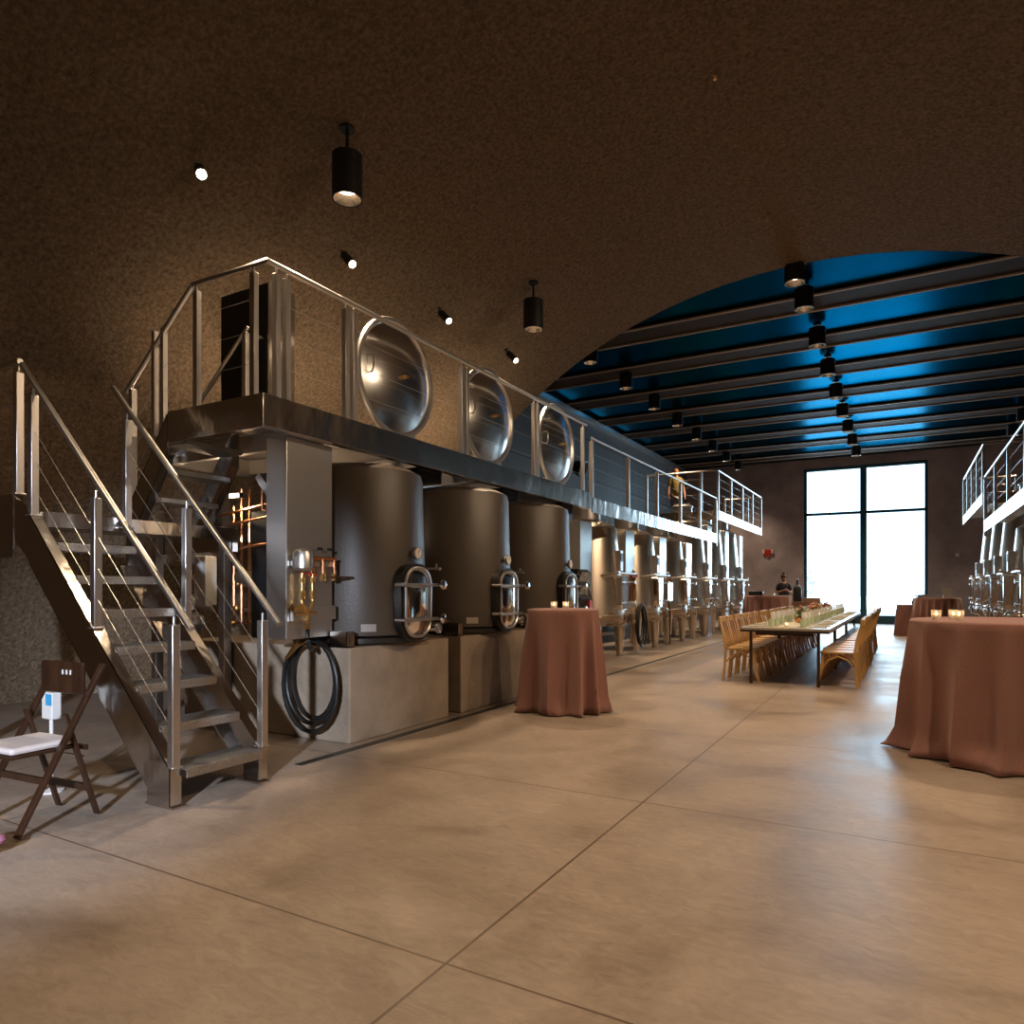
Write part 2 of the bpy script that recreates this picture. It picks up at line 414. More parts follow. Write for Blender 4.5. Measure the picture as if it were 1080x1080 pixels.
# ------------------------------------------------------------------ plinths and dark vessels
TY = [5.0, 6.64, 8.28]
place = ['nearest the stairs', 'second from the stairs', 'third from the stairs, behind the draped cocktail table']
b0 = MB().box(-6.1, -3.96, -.72, .70, 0, .79).obj('concrete_plinth', 'block', bev=.012)
tag(b0, '', 'plinth', 'concrete plinths under the dark vessels')
plinths = [b0]
for i in (1, 2):
    o = b0.copy(); C.objects.link(o); plinths.append(o)
for i, o in enumerate(plinths):
    o.location = (0, TY[i], 0)
    o['label'] = ['square cast concrete plinth nearest the stairs, black hose hanging at its corner', 'second concrete plinth from the stairs, partly behind the draped cocktail table', 'third concrete plinth from the stairs, behind the rose cocktail table'][i]
for i in range(3):                                   # low connecting wall between plinths
    pass

def dark_vessel():
    t = thing('dark_vessel', '', 'tank', (0, 0, 0), 0, 'large dark insulated vessels')
    R = .62
    MB().lathe([(0, .86), (R-.03, .86), (R-.004, .875), (R, .90), (R-.04, 2.28), (R-.055, 2.34), (R-.14, 2.385), (0, 2.40)], 72).obj('body', 'darktank', t)
    MB().lathe([(0, .795), (R-.02, .795), (R+.0, .81), (R, .85), (R-.03, .858), (0, .858)], 64).obj('skirt', 'darkside', t)
    MB().lathe([(.20, 2.39), (.24, 2.395), (.24, 2.42), (0, 2.42)], 24).obj('top_collar', 'steel', t)
    # manway on +X side
    zc, hw, hh = 1.16, .185, .31
    def rr(w, h, r, n=6):
        out = []
        for cx, cz, a0 in ((w-r, h-r, 0), (-w+r, h-r, 90), (-w+r, -h+r, 180), (w-r, -h+r, 270)):
            for k in range(n+1):
                a = math.radians(a0+90*k/n); out.append((cx+r*math.cos(a), cz+r*math.sin(a)))
        return out
    def slab(w, h, r, x0, x1, w2=None, h2=None):
        mb = MB(); p = rr(w, h, r); q = rr(w2 or w, h2 or h, r*(w2 or w)/w); n = len(p)
        vs = [(x0, a, zc+c) for a, c in p]+[(x1, a, zc+c) for a, c in q]
        return mb.add(vs, [tuple(range(n)), tuple(reversed(range(n, 2*n)))]+[(i, (i+1) % n, (i+1) % n+n, i+n) for i in range(n)])
    mw = slab(hw+.035, hh+.035, .17, .52, .655).obj('manway_collar', 'darkside', t)
    dr = slab(hw, hh, .15, .657, .682, hw-.05, hh-.05).obj('manway_door', 'chrome', t)
    rim = MB().tube([(.678, a, zc+c) for a, c in rr(hw-.005, hh-.005, .145)], .014, 8, True).obj('door_rim', 'steel', dr)
    for z in (zc+.155, zc-.155):
        cl = MB().bar((.705, -.23, z), (.705, .25, z), .03, .028).cyl((.60, -.22, z), (.72, -.22, z), .018).obj('clamp_bar', 'steel', t)
        MB().cyl((.67, .27, z), (.75, .27, z), .011).lathe([(0, -.006), (.022, -.008), (.045, -.006), (.048, 0), (.045, .008), (.018, .014), (0, .016)], 20, Matrix.Translation((.76, .27, z)) @ Matrix.Rotation(PI/2, 4, 'Y')).bar((.705, .24, z), (.705, .30, z), .03, .02).obj('hand_wheel', 'chrome', cl)
    gx = .575
    gg = MB().cyl((gx, .02, 1.60), (gx+.06, .02, 1.60), .018).cyl((gx+.055, .02, 1.60), (gx+.085, .02, 1.60), .055, n=24).obj('gauge', 'steel', t)
    fc = MB().cyl((gx+.085, .02, 1.60), (gx+.088, .02, 1.60), .046, n=24).obj('dial', 'dial', gg)
    MB().bar((gx+.089, .02, 1.60), (gx+.089, .035, 1.633), .004, .003, (1, 0, 0)).obj('needle', 'black', fc)
    MB().cyl((.50, .33, 1.47), (.64, .36, 1.47), .013).ball((.65, .363, 1.47), .018, 10).bar((.62, .35, 1.47), (.62, .35, 1.52), .02, .008).obj('sample_valve', 'chrome', t)
    MB().cyl((.50, .26, .92), (.66, .31, .92), .035).cyl((.66, .31, .92), (.69, .32, .92), .055).bar((.62, .30, .96), (.74, .40, .98), .02, .01).obj('drain_valve', 'chrome', t)
    a = math.radians(-42); ca, sa = math.cos(a), math.sin(a)
    pl = MB().box(.617, .626, -.065, .065, .91, .975); pl.v = [(x*ca-y*sa, x*sa+y*ca, z) for x, y, z in pl.v]
    pl.obj('data_plate', 'steel', t)
    return t
dv = dark_vessel(); vs_ = [dv]+[dup(dv, (0, 0, 0)) for _ in range(2)]
for i, o in enumerate(vs_):
    o.location = (-4.46, TY[i]-.03, 0); o['label'] = 'large dark grey-brown vessel with steel manway, '+place[i]
# stainless boxes on plinths beside vessels
for i in range(3):
    o = MB().box(-.19, 0, 0, .006, 0, .13).box(-.19, 0, .094, .10, 0, .13).box(-.19, -.184, 0, .10, 0, .13).box(-.006, 0, 0, .10, 0, .13).box(-.19, 0, 0, .10, 0, .008).obj('steel_tray', 'steel_flat')
    o.location = (-4.0, TY[i]-.715, .792)
    tag(o, 'small open stainless tray on the plinth at the %s vessel' % ['nearest dark', 'second dark', 'third dark'][i], 'tray', 'stainless trays on the plinths')

# ------------------------------------------------------------------ catwalks
def posts_pair(parent, x, y, z0, z1, dy=.10, w=.05, pair=True):
    for s_ in ((-1, 1) if pair else (0,)):
        MB().box(x-w/2, x+w/2, y+s_*dy/2-w/2+.004, y+s_*dy/2+w/2-.004, z0, z1-.05).cyl((x, y+s_*dy/2, z1-.06), (x, y+s_*dy/2, z1-.01), .009).obj('post', 'steel', parent, bev=.003)
def cables(parent, p0, p1, zs, n=None):
    for dz in zs:
        a = Vector(p0)+Vector((0, 0, dz)); b = Vector(p1)+Vector((0, 0, dz))
        MB().cyl(a, b, .0019, n=6).obj('cable', 'steel', parent)
XF = -4.08
def clad_column(parent, y0, y1, xf, z0, z1, depth=.27, sgn=1):
    MB().box(min(xf, xf-sgn*depth), max(xf, xf-sgn*depth), y0, y1, z0, z1).obj('support_column', 'steel', parent, bev=.008)
cw = thing('catwalk', 'stainless catwalk over the dark vessels on the left, with cable railing', 'catwalk', (0, 0, 0))
ZT, ZB = 2.72, 2.48
MB().box(XF-.012, XF, 3.5, 9.62, ZB, ZT).box(XF-.09, XF-.012, 3.5, 9.62, ZB, ZB+.01).obj('fascia', 'steel_flat', cw, bev=.003)
MB().box(-5.20, XF-.014, 3.5, 3.512, ZB-.01, ZT).obj('end_fascia', 'steel_flat', cw, bev=.003)
MB().box(-5.20, XF-.016, 3.515, 4.20, ZT-.05, ZT-.01).box(-6.25, XF-.016, 4.205, 9.62, ZT-.05, ZT-.01).obj('deck_grating', 'galv', cw)
jb = MB()
for y in [4.3+.82*i for i in range(7)]: jb.box(-6.25, XF-.1, y-.03, y+.03, ZB+.03, ZT-.055)
jb.box(-6.25, -6.15, 4.2, 9.62, ZB, ZT-.055)
jb.obj('joists', 'steel', cw)
for y0 in (5.55, 7.2, 8.85):
    cmb = MB().box(-5.1, XF-.14, y0, y0+.40, ZB-.01, ZB+.02)
    for k in range(12): cmb.box(-5.1, XF-.14, y0+k*.035, y0+k*.035+.006, ZB-.10, ZB+.015)
    cmb.obj('fin_rack', 'darkside', cw)
ZR = 3.70
MB().tube([(-4.92, 3.53, ZR), (XF, 3.53, ZR), (XF, 9.42, ZR)], .021, 12).obj('handrail', 'steel', cw)
MB().box(-4.98, -4.88, 3.50, 3.56, ZR-.02, ZR-.03+.01)
for x in (-4.22, -4.88):
    MB().box(x-.025, x+.025, 3.515, 3.56, ZT-.01, ZR-.06).cyl((x, 3.53, ZR-.07), (x, 3.53, ZR-.01), .009).obj('post', 'steel', cw, bev=.003)
for y in (3.70, 4.44, 6.20, 7.86, 9.36): posts_pair(cw, XF-.03, y, ZT-.01, ZR, pair=y < 9)
ys = (3.70, 4.44, 6.20, 7.86, 9.36)
for a, b in zip(ys, ys[1:]):
    cables(cw, (XF-.03, a, 0), (XF-.03, b, 0), (2.96, 3.20, 3.44))
cables(cw, (-4.88, 3.53, 0), (-4.22, 3.53, 0), (2.96, 3.20, 3.44))
clad_column(cw, 3.83, 4.33, -4.20, .88, ZB, .23)

def catwalk_b(name, label, xf, s_, y0, y1, cols, skip=()):
    # s_ = +1: aisle lies on +X side (left row); -1: right row
    t = thing(name, label, 'catwalk', (0, 0, 0))
    zt, zb, zr = 2.66, 2.43, 3.56
    def bx(xa, xb, *r): return MB().box(min(xf-s_*xa, xf-s_*xb), max(xf-s_*xa, xf-s_*xb), *r)
    bx(0, .012, y0, y1, zb, zt).obj('fascia', 'steel_flat', t, bev=.003)
    bx(.014, .42, y0, y1, zt-.05, zt-.01).obj('deck_grating', 'galv', t)
    bx(1.72, 2.3, y0, y1, zt-.05, zt-.01).obj('rear_deck', 'galv', t)
    MB().tube([(xf-s_*.02, y0+.03, zr), (xf-s_*.02, y1-.05, zr)], .02, 12).obj('handrail', 'steel', t)
    n = 5; yy = [y0+.05+(y1-y0-.1)*i/n for i in range(n+1)]
    for y in yy: posts_pair(t, xf-s_*.03, y, zb-.08 if y == yy[-1] else zt-.01, zr, pair=False, w=.06)
    for a, b in zip(yy, yy[1:]): cables(t, (xf-s_*.03, a, 0), (xf-s_*.03, b, 0), (2.88, 3.11, 3.33))
    for y in cols:
        o = MB().box(min(xf-s_*.62, xf-s_*.82), max(xf-s_*.62, xf-s_*.82), y-.25, y+.25, .9, zb).obj('support_column', 'steel', t, bev=.008)
    return t
catwalk_b('catwalk', 'lower stainless catwalk over the left row of tapered tanks, middle of the hall', XF, 1, 9.64, 17.7, (10.85, 13.02, 15.17, 17.33))
catwalk_b('catwalk', 'stainless catwalk over the right row of tapered tanks at the frame edge', 1.42, -1, 8.0, 17.0, (14.67, 16.75))
def catwalk_c(label, xf, s_, y0, y1, cols):
    t = thing('raised_catwalk', label, 'catwalk', (0, 0, 0)); zt, zb, zr = 3.27, 3.04, 4.30
    def bx(xa, xb, *r): return MB().box(min(xf-s_*xa, xf-s_*xb), max(xf-s_*xa, xf-s_*xb), *r)
    bx(0, .012, y0, y1, zb, zt).obj('fascia', 'steel_flat', t, bev=.003)
    bx(.014, 2.3, y0, y0+.012, zb, zt).obj('end_fascia', 'steel_flat', t, bev=.003)
    bx(.014, .45, y0+.014, y1, zt-.05, zt-.01).obj('deck_grating', 'galv', t)
    bx(1.72, 2.5, y0+.014, y1, zt-.05, zt-.01).obj('rear_deck', 'galv', t)
    MB().tube([(xf-s_*1.9, y0+.04, zr), (xf-s_*.03, y0+.04, zr), (xf-s_*.03, y1-.04, zr), (xf-s_*1.2, y1-.04, zr)], .022, 10).obj('handrail', 'steel', t)
    n = 4; yy = [y0+.05+(y1-y0-.1)*i/n for i in range(n+1)]
    for y in yy: posts_pair(t, xf-s_*.03, y, zt-.01, zr, pair=False, w=.06)
    for y in (y0+.04, y1-.04):
        for xx in (.45, 1.9 if y < y0+.1 else 1.2): MB().box(xf-s_*xx-.03, xf-s_*xx+.03, y-.02, y+.02, zt-.01, zr-.02).obj('post', 'steel', t)
        cables(t, (xf-s_*.03, y, 0), (xf-s_*1.2, y, 0), (3.5, 3.7, 3.9, 4.1))
    for a, b in zip(yy, yy[1:]): cables(t, (xf-s_*.03, a, 0), (xf-s_*.03, b, 0), (3.5, 3.7, 3.9, 4.1))
    for y in cols:
        MB().box(min(xf-s_*.62, xf-s_*.82), max(xf-s_*.62, xf-s_*.82), y-.25, y+.25, 0, zb).obj('support_column', 'steel', t, bev=.008)
catwalk_c('raised far stainless catwalk on the left where a man stands', XF, 1, 17.82, 24.0, (19.47, 21.62, 23.74))
catwalk_c('raised far stainless catwalk on the right beside the window wall', 1.42, -1, 17.3, 22.75, (18.97, 21.12))

# hatch lids standing open above the dark vessels
def lid():
    t = thing('hatch_lid', '', 'lid', (0, 0, 0), 0, 'round hatch lids open on the catwalk')
    R = .57; Mx = Matrix.Rotation(PI/2, 4, 'Y')
    prof = [(0, .085), (.10, .082), (.22, .070), (.36, .045), (.47, .015), (.52, .0), (.52, -.02), (.40, .010), (.2, .045), (0, .06)]
    MB().lathe(prof, 64, Mx).obj('dome', 'lid', t)
    MB().lathe([(.515, .004), (.53, .02), (.565, .02), (.575, .0), (.565, -.03), (.53, -.035), (.515, -.022), (.515, .004)], 64, Mx).obj('rim', 'steel', t)
    MB().cyl((.08, 0, 0), (.115, 0, 0), .018, n=16).cyl((.115, 0, 0), (.135, 0, 0), .012).bar((.13, -.03, 0), (.13, .03, 0), .012, .012).obj('valve', 'brass', t)
    MB().tube([(.01, -.44, .10), (.07, -.44, .10), (.09, -.44, .06), (.09, -.44, -.02), (.07, -.44, -.06), (.01, -.44, -.06)], .008, 8).obj('handle', 'chrome', t)
    for a in (-.3, .3): MB().box(-.06, -.02, a-.03, a+.03, -.60, -.50).obj('hinge', 'steel', t)
    return t
LY = [5.29, 6.99, 8.83]
l0 = lid(); ls = [l0, dup(l0, (0, 0, 0)), dup(l0, (0, 0, 0))]
for i, o in enumerate(ls):
    o.location = (-4.27, LY[i]-.02, 3.315)
    o['label'] = ['largest-looking round steel hatch lid standing open on the catwalk, nearest the stairs', 'middle one of three round steel hatch lids standing open behind the railing', 'smallest-looking round steel hatch lid, farthest of the three from the stairs'][i]

# black cabinet at the stair end of the catwalk
t = thing('control_cabinet', 'tall black cabinet with steel side standing on the catwalk above the stairs', 'cabinet', (-5.24, 4.40, ZT-.008))
MB().box(-.32, .31, -.12, .18, 0, 1.30).obj('body', 'black', t, bev=.006)
MB().box(.312, .325, -.12, .18, 0, 1.30).obj('side_panel', 'steel_flat', t)
MB().tube([(.14, -.12, .78), (.14, -.17, .78), (.27, -.17, .80), (.27, -.12, .80)], .014).obj('handle', 'chrome', t)

# ------------------------------------------------------------------ stairs
def post1(parent, x, y, z0, z1, w=.05):
    MB().box(x-w/2, x+w/2, y-w/2, y+w/2, z0, z1).box(x-w*.7, x+w*.7, y-w*.7, y+w*.7, z0, z0+.012).cyl((x, y, z1-.005), (x, y, z1+.05), .008).obj('post', 'steel', parent, bev=.003)
st = thing('lower_stair_flight', 'lower stainless stair flight with open treads, foot on the floor at left', 'stairs', (0, 0, 0))
Y0, Y1 = 2.50, 3.20
def zt(x): return -3.47-x-.0                        # stringer top line, 45 degrees
for yy, nm in ((Y0, 'near'), (Y1, 'far')):
    poly = [(-3.69, .012), (-3.69, .23), (-5.30, 1.86), (-5.44, 1.93), (-5.44, 1.62), (-5.31, 1.53), (-3.91, .115), (-3.91, .012)] if nm == 'near' else [(-3.69, .012), (-3.69, .23), (-5.252, 1.81), (-5.252, 1.47), (-3.91, .115), (-3.91, .012)]
    web = MB().prism(poly, .012, Matrix.Translation((0, yy if nm == 'near' else yy-.012, 0)))
    inn = 1 if nm == 'near' else -1
    for a, b in (((-3.69, .23), (-5.24, 1.80)), ((-3.91, .115), (-5.24, 1.46))):
        yc = yy+inn*.035
        web.bar((a[0], yc, a[1]-.006), (b[0], yc, b[1]-.006), .07, .012)
    web.box(-3.70, -3.688, min(yy, yy+inn*.07), max(yy, yy+inn*.07), .012, .24)
    web.box(-3.93, -3.66, min(yy, yy+inn*.09), max(yy, yy+inn*.09), 0, .012)
    web.obj('stringer', 'steel_flat', st)
for k in range(1, 8):
    z = .228*k; xf = -3.64-.2285*(k-1)
    tr = MB().box(xf-.24, xf, Y0+.075, Y1-.075, z-.012, z).box(xf-.012, xf, Y0+.075, Y1-.075, z-.055, z-.012).box(xf-.24, xf-.228, Y0+.075, Y1-.075, z-.055, z-.012)
    tro = tr.obj('tread', 'galv', st, bev=.002)
PX = [-3.70, -4.49, -5.25]
for yy in (Y0+.03, Y1-.03):
    for x in PX:
        if x < -5 and yy > Y0+.1: x = -5.21
        zb_ = -3.46-x
        post1(st, x, yy, zb_-.005, zb_+.83)
    MB().tube([(-3.54, yy, 1.05), (-5.40, yy, 2.86)], .021, 12).obj('handrail', 'steel', st)
    for dz in (.20, .40, .60):
        MB().cyl((-3.70, yy, .24+dz), (-5.25, yy, 1.79+dz), .0019, n=6).obj('cable', 'steel', st)
la = thing('stair_landing', 'steel landing platform joining the two stair flights at the left', 'landing', (0, 0, 0))
ZL = 1.82
MB().box(-6.45, -5.27, 2.58, 4.24, ZL-.035, ZL).obj('deck_grating', 'galv', la)
MB().box(-6.45, -5.46, 2.50, 2.512, 1.50, 1.95).obj('near_fascia', 'steel_flat', la)
MB().box(-5.27, -5.255, 2.60, 4.24, ZL-.10, ZL+.004).obj('edge_plate', 'steel_flat', la)
MB().box(-6.45, -5.28, 4.245, 4.257, 1.62, 1.86).obj('far_fascia', 'steel_flat', la)
for x, y in ((-5.40, 4.20), (-6.40, 4.20), (-6.40, 2.60)):
    MB().box(x-.04, x+.04, y-.04, y+.04, 0, ZL-.04).obj('leg', 'steel', la, bev=.004)
for x in (-5.49, -6.35): post1(la, x, 2.55, 1.95, 2.82)
MB().tube([(-5.47, 2.55, 2.90), (-6.40, 2.55, 2.90)], .021, 12).obj('handrail', 'steel', la)
for z in (2.15, 2.37, 2.6): MB().cyl((-5.49, 2.55, z), (-6.35, 2.55, z), .0019, n=6).obj('cable', 'steel', la)
# upper flight, climbing towards +X
uf = thing('upper_stair_flight', 'upper stair flight under the end of the catwalk, climbing right from the landing', 'stairs', (0, 0, 0))
UY0, UY1 = 3.50, 4.20
for yy, inn in ((UY0, 1), (UY1, -1)):
    poly = [(-5.83, ZL+.005), (-5.72, ZL+.17), (-5.205, 2.70), (-5.205, 2.38), (-5.60, ZL+.005)]
    w = MB().prism(poly, .012, Matrix.Translation((0, yy if inn > 0 else yy-.012, 0)))
    yc = yy+inn*.035
    w.bar((-5.60, yc, ZL+.01), (-5.205, yc, 2.38), .07, .012).bar((-5.76, yc, ZL+.12), (-5.205, yc, 2.70), .07, .012)
    w.obj('stringer', 'steel_flat', uf)
for k in range(1, 4):
    z = ZL+.225*k; xf = -5.77+.16*k
    MB().box(xf-.02, xf+.22, UY0+.075, UY1-.075, z-.04, z).obj('tread', 'galv', uf, bev=.002)
MB().tube([(-5.81, UY0+.03, 2.97), (-4.93, UY0+.03, 3.69)], .021, 12).obj('handrail', 'steel', uf)
post1(uf, -5.72, UY0+.03, ZL+.13, 2.98)
for z in (.3, .5, .7):
    MB().cyl((-5.72, UY0+.03, 1.95+z), (-5.23, UY0+.03, 2.42+z+.03), .0019, n=6).obj('cable', 'steel', uf)
MB().tube([(-5.76, UY1-.03, 2.98), (-5.05, UY1-.03, 3.60)], .019, 12).obj('handrail', 'steel', uf)
post1(uf, -5.08, UY1-.03, 2.72, 3.55)
for x in (-5.30, -5.42): MB().box(x-.02, x+.02, UY0+.015, UY0+.055, 2.55, 3.42).obj('post', 'steel', uf)
# brace of the catwalk
MB().bar((-5.05, 4.27, 2.30), (-4.62, 4.27, 1.80), .07, .012, (0, 1, 0)).obj('brace', 'steel', cw)

# ------------------------------------------------------------------ tapered stainless tanks
def ss_tank(tall=False):
    t = thing('wine_tank', '', 'tank', (0, 0, 0), 0, 'tapered stainless wine tanks')
    zt_ = 3.02 if tall else 2.40
    Rb, Rt = .72, (.50 if tall else .56)
    MB().lathe([(Rb-.05, .72), (Rb, .74), (Rb, .80), (Rb-.01, .81), (Rt, zt_), (Rt-.02, zt_+.02), (Rt-.12, zt_+.08), (.24, zt_+.16), (0, zt_+.17)], 64).obj('body', 'tank', t)
    MB().lathe([(Rb-.05, .72), (Rb-.30, .60), (.08, .52), (0, .52)], 48).obj('bottom_cone', 'tank', t)
    MB().lathe([(.24, zt_+.15), (.26, zt_+.16), (.26, zt_+.42), (.285, zt_+.43), (.285, zt_+.46), (.22, zt_+.50), (0, zt_+.52)], 32).obj('top_hatch', 'steel', t)
    MB().tube([(.34, -.30, zt_+.05), (.34, -.30, zt_+.40), (.32, -.24, zt_+.46), (.32, .24, zt_+.46), (.34, .30, zt_+.40), (.34, .30, zt_+.05)] if not tall else [(.3, 0, zt_+.1), (.34, 0, zt_+.3), (.3, .1, zt_+.4)], .014, 8).obj('guard_hoop', 'chrome', t)
    for a in (55, -55, 125, -125):
        ca, sa = math.cos(math.radians(a)), math.sin(math.radians(a)); r = .74
        lg = MB().lathe([(0, .02), (.060, .02), (.118, .70), (.122, .78), (.05, .80), (0, .80)], 24, Matrix.Translation((r*ca, r*sa, 0))).obj('leg', 'tank', t)
        MB().lathe([(0, 0), (.075, 0), (.075, .012), (.03, .02), (0, .02)], 16, Matrix.Translation((r*ca, r*sa, 0))).obj('foot', 'steel', lg)
    # manway: bucket-shaped box neck on +X, narrower at the bottom
    poly = [(-.20, .30), (-.175, .33), (.175, .33), (.20, .30), (.165, -.22), (.10, -.31), (-.10, -.31), (-.165, -.22)]
    zc = 1.20
    n = len(poly); vs = [(.50, a, zc+c) for a, c in poly]+[(.76, a*.96, zc+c*.97) for a, c in poly]
    mb = MB().add(vs, [tuple(range(n)), tuple(reversed(range(n, 2*n)))]+[(i, (i+1) % n, (i+1) % n+n, i+n) for i in range(n)])
    mw = mb.obj('manway', 'chrome', t, bev=.012)
    MB().tube([(.765, a*.97, zc+c*.97) for a, c in poly], .012, 6, True).obj('manway_rim', 'steel', mw)
    for z in (zc+.20, zc-.17):
        MB().bar((.78, -.24, z), (.78, .28, z), .022, .02).cyl((.78, .27, z), (.86, .27, z), .009).cyl((.855, .27, z), (.865, .27, z), .035).obj('clamp_bar', 'steel', mw)
    # plate shaped in place of the skin's bright highlight, with black thermostat display
    tp = MB().box(.52, .70, -.075, .075, 1.60, 1.98).obj('highlight_plate', 'steel', t, bev=.01)
    MB().box(.698, .706, -.05, .05, 1.78, 1.93).obj('display', 'black', tp)
    # bottom pipework, valves
    MB().tube([(.45, -.10, .62), (.70, -.10, .62), (.80, -.10, .66), (.80, -.10, .74)], .028, 10).cyl((.80, -.10, .74), (.80, -.10, .80), .045).bar((.80, -.10, .80), (.80, -.26, .83), .02, .01).obj('outlet_valve', 'chrome', t)
    MB().tube([(.60, .34, .84), (.74, .38, .84), (.78, .40, .80), (.78, .40, .70)], .024, 10).cyl((.78, .40, .64), (.78, .40, .70), .042).bar((.78, .40, .84), (.78, .26, .88), .02, .01).obj('racking_valve', 'chrome', t)
    MB().cyl((.60, -.34, .90), (.76, -.40, .90), .02).ball((.76, -.40, .90), .04, 12).obj('sample_valve', 'chrome', t)
    # horizontal jacket pipe across the manway
    MB().tube([(.48, -.44, 1.52), (.80, -.46, 1.56), (.80, .46, 1.56), (.48, .44, 1.52)], .02, 10).ball((.82, .30, 1.60), .035, 10).obj('jacket_pipe', 'steel', t)
    MB().box(.72, .745, -.44, -.28, 1.62, 1.72).obj('name_plate', 'steel', t) if False else None
    # seams of the jacket
    MB().lathe([(Rb-.045, 1.02), (Rb-.028, 1.02), (Rb-.028, 1.04), (Rb-.045, 1.04)], 64).obj('seam_band', 'steel', t) if False else None
    return t
tS = ss_tank(False); tT = ss_tank(True)
LT = [11.95+2.15*k for k in range(6)]
for k, y in enumerate(LT):
    tall = y > 17.9
    if k == 0: o = tS; o.location = (-5.17, y, 0)
    elif tall and not tT.get('used'): o = tT; tT['used'] = 1; o.location = (-5.17, y, 0)
    else: o = dup(tT if tall else tS, (-5.17, y, 0))
    o['label'] = ('%s%s stainless wine tank from the near end of the left row' % ('taller tapered ' if tall else 'tapered ', ORD[k]))
RT = [13.6+2.15*k for k in range(5)]
for k, y in enumerate(RT):
    tall = y > 17.3
    o = dup(tT if tall else tS, (2.38, y, 0), PI)
    o['label'] = ('%s%s stainless wine tank from the near end of the right row' % ('taller tapered ' if tall else 'tapered ', ORD[k]))
for o in bpy.data.objects:
    if 'used' in o: del o['used']

# ------------------------------------------------------------------ hose stations
def coil(name, label, M, w, h, turns=3, r=.017):
    rnd = random.Random(len(label)); pts = []
    for t_ in range(turns):
        ww = w*(1-.10*t_); hh = h*(1-.07*t_*rnd.uniform(.6, 1.3)); ox = rnd.uniform(-.02, .02)
        for i in range(24):
            a = PI/2+2*PI*i/24
            pts.append(M @ Vector((ox+ww/2*math.cos(a), .012+.03*t_+.03*i/24, -hh/2+hh/2*math.sin(a))))
    mb = MB().tube(pts, r, 8)
    return mb
hs = thing('hose_station', 'copper and brass hose station with steel drum fixed to the near clad column', 'hose station', (-4.193, 3.885, .075))
hs.scale = (.95, .93, .95)
MB().lathe([(0, 0), (.07, 0), (.085, .02), (.085, .12), (.07, .16), (.03, .18), (0, .18)], 24, Matrix.Translation((.10, .02, 1.42))).obj('mixing_drum', 'steel', hs)
mb = MB()
mb.tube([(.05, .10, 1.53), (.05, .46, 1.53)], .016, 10)
for y in (.18, .30, .44): mb.tube([(.05, y, 1.53), (.05, y, 1.36)], .015, 10)
mb.obj('copper_manifold', 'copper', hs)
mb = MB()
for y in (.06, .18): mb.cyl((.05, y, 1.15), (.05, y, 1.40), .016).cyl((.05, y, 1.18), (.05, y, 1.25), .026, n=8).cyl((.05, y, 1.32), (.05, y, 1.36), .024, n=8)
mb.tube([(.05, .06, 1.16), (.05, .09, 1.09), (.05, .12, 1.06), (.05, .12, .95)], .017, 10).tube([(.05, .18, 1.16), (.05, .15, 1.09), (.05, .12, 1.06)], .017, 10)
mb.cyl((.05, -.04, 1.11), (.05, .06, 1.11), .018).cyl((.05, -.05, 1.11), (.05, -.02, 1.11), .03, n=8).cyl((.05, -.02, 1.06), (.05, .22, 1.06), .014).cyl((.05, .12, .93), (.05, .12, 1.02), .024, n=8)
mb.obj('brass_fittings', 'brass', hs)
for y in (.30, .44): MB().cyl((.05, y, 1.34), (.05, y, 1.40), .024, n=8).obj('pipe_collar', 'brass', hs)
MB().box(.04, .06, .14, .22, 1.375, 1.40).bar((.05, .06, 1.40), (.05, .14, 1.40), .02, .012).obj('red_lever', 'red', hs)
MB().bar((.07, .36, 1.37), (.12, .60, 1.37), .022, .016).cyl((.05, .44, 1.37), (.08, .44, 1.37), .02).obj('steel_lever', 'chrome', hs)
MB().cyl((.05, .12, .86), (.05, .12, .95), .02).obj('hose_tail', 'rubber', hs)
for a in (.28, .40): MB().box(.035, .042, a-.03, a+.03, 1.60, 1.625).obj('label_plate', 'black', hs)
for a, b in ((1.0, 1.12), (1.46, 1.50)): MB().box(0, .033, -.02, .48, a, b).obj('mounting_bracket', 'steel', hs)
Mh = Matrix.Translation((-4.31, 4.14, .852))
ho = coil('hose', 'x', Mh, .60, .76, 3, .018)
ho.tube([(-4.147, 3.997, .865), (-4.15, 4.03, .80), (-4.2, 4.10, .79), (-4.31, 4.15, .84)], .018, 8)
h = ho.obj('coiled_hose', 'rubber'); tag(h, 'black rubber hose coiled against the nearest concrete plinth', 'hose')
nz = MB().cyl((-4.50, 4.10, .70), (-4.38, 4.09, .80), .014, .02).cyl((-4.38, 4.09, .80), (-4.33, 4.08, .84), .022, n=8).tube([(-4.44, 4.10, .75), (-4.36, 4.10, .80), (-4.26, 4.10, .85), (-4.18, 4.11, .80)], .006).obj('hose_nozzle', 'brass'); nz['part'] = 1
nz.parent = h; del nz['part']
# second hose station on a column among the tanks
hs2 = thing('hose_station', 'small copper hose station with red valves beside the first tapered tank', 'hose station', (-4.69, 13.02, 0))
mb = MB()
for y in (-.12, 0, .12): mb.tube([(.05, y, 1.0), (.05, y, 1.5), (.05, y+.03, 1.53)], .018, 8)
mb.obj('copper_pipes', 'copper', hs2)
MB().box(.0, .03, -.2, .2, 1.05, 1.55).obj('back_plate', 'darkside', hs2)
mb = MB()
for y in (-.12, 0, .12): mb.box(.06, .1, y-.025, y+.025, 1.50, 1.58)
mb.obj('red_valves', 'red', hs2)
MB().cyl((.06, .1, .80), (.06, .1, 1.3), .022).cyl((.06, .1, 1.1), (.06, .1, 1.2), .034, n=8).obj('brass_fitting', 'brass', hs2)
h = coil('hose', 'yy', Matrix.Translation((-4.40, 12.95, .98)) @ Matrix.Rotation(PI/2, 4, 'Z'), .55, .82, 3, .02).obj('coiled_hose', 'rubber')
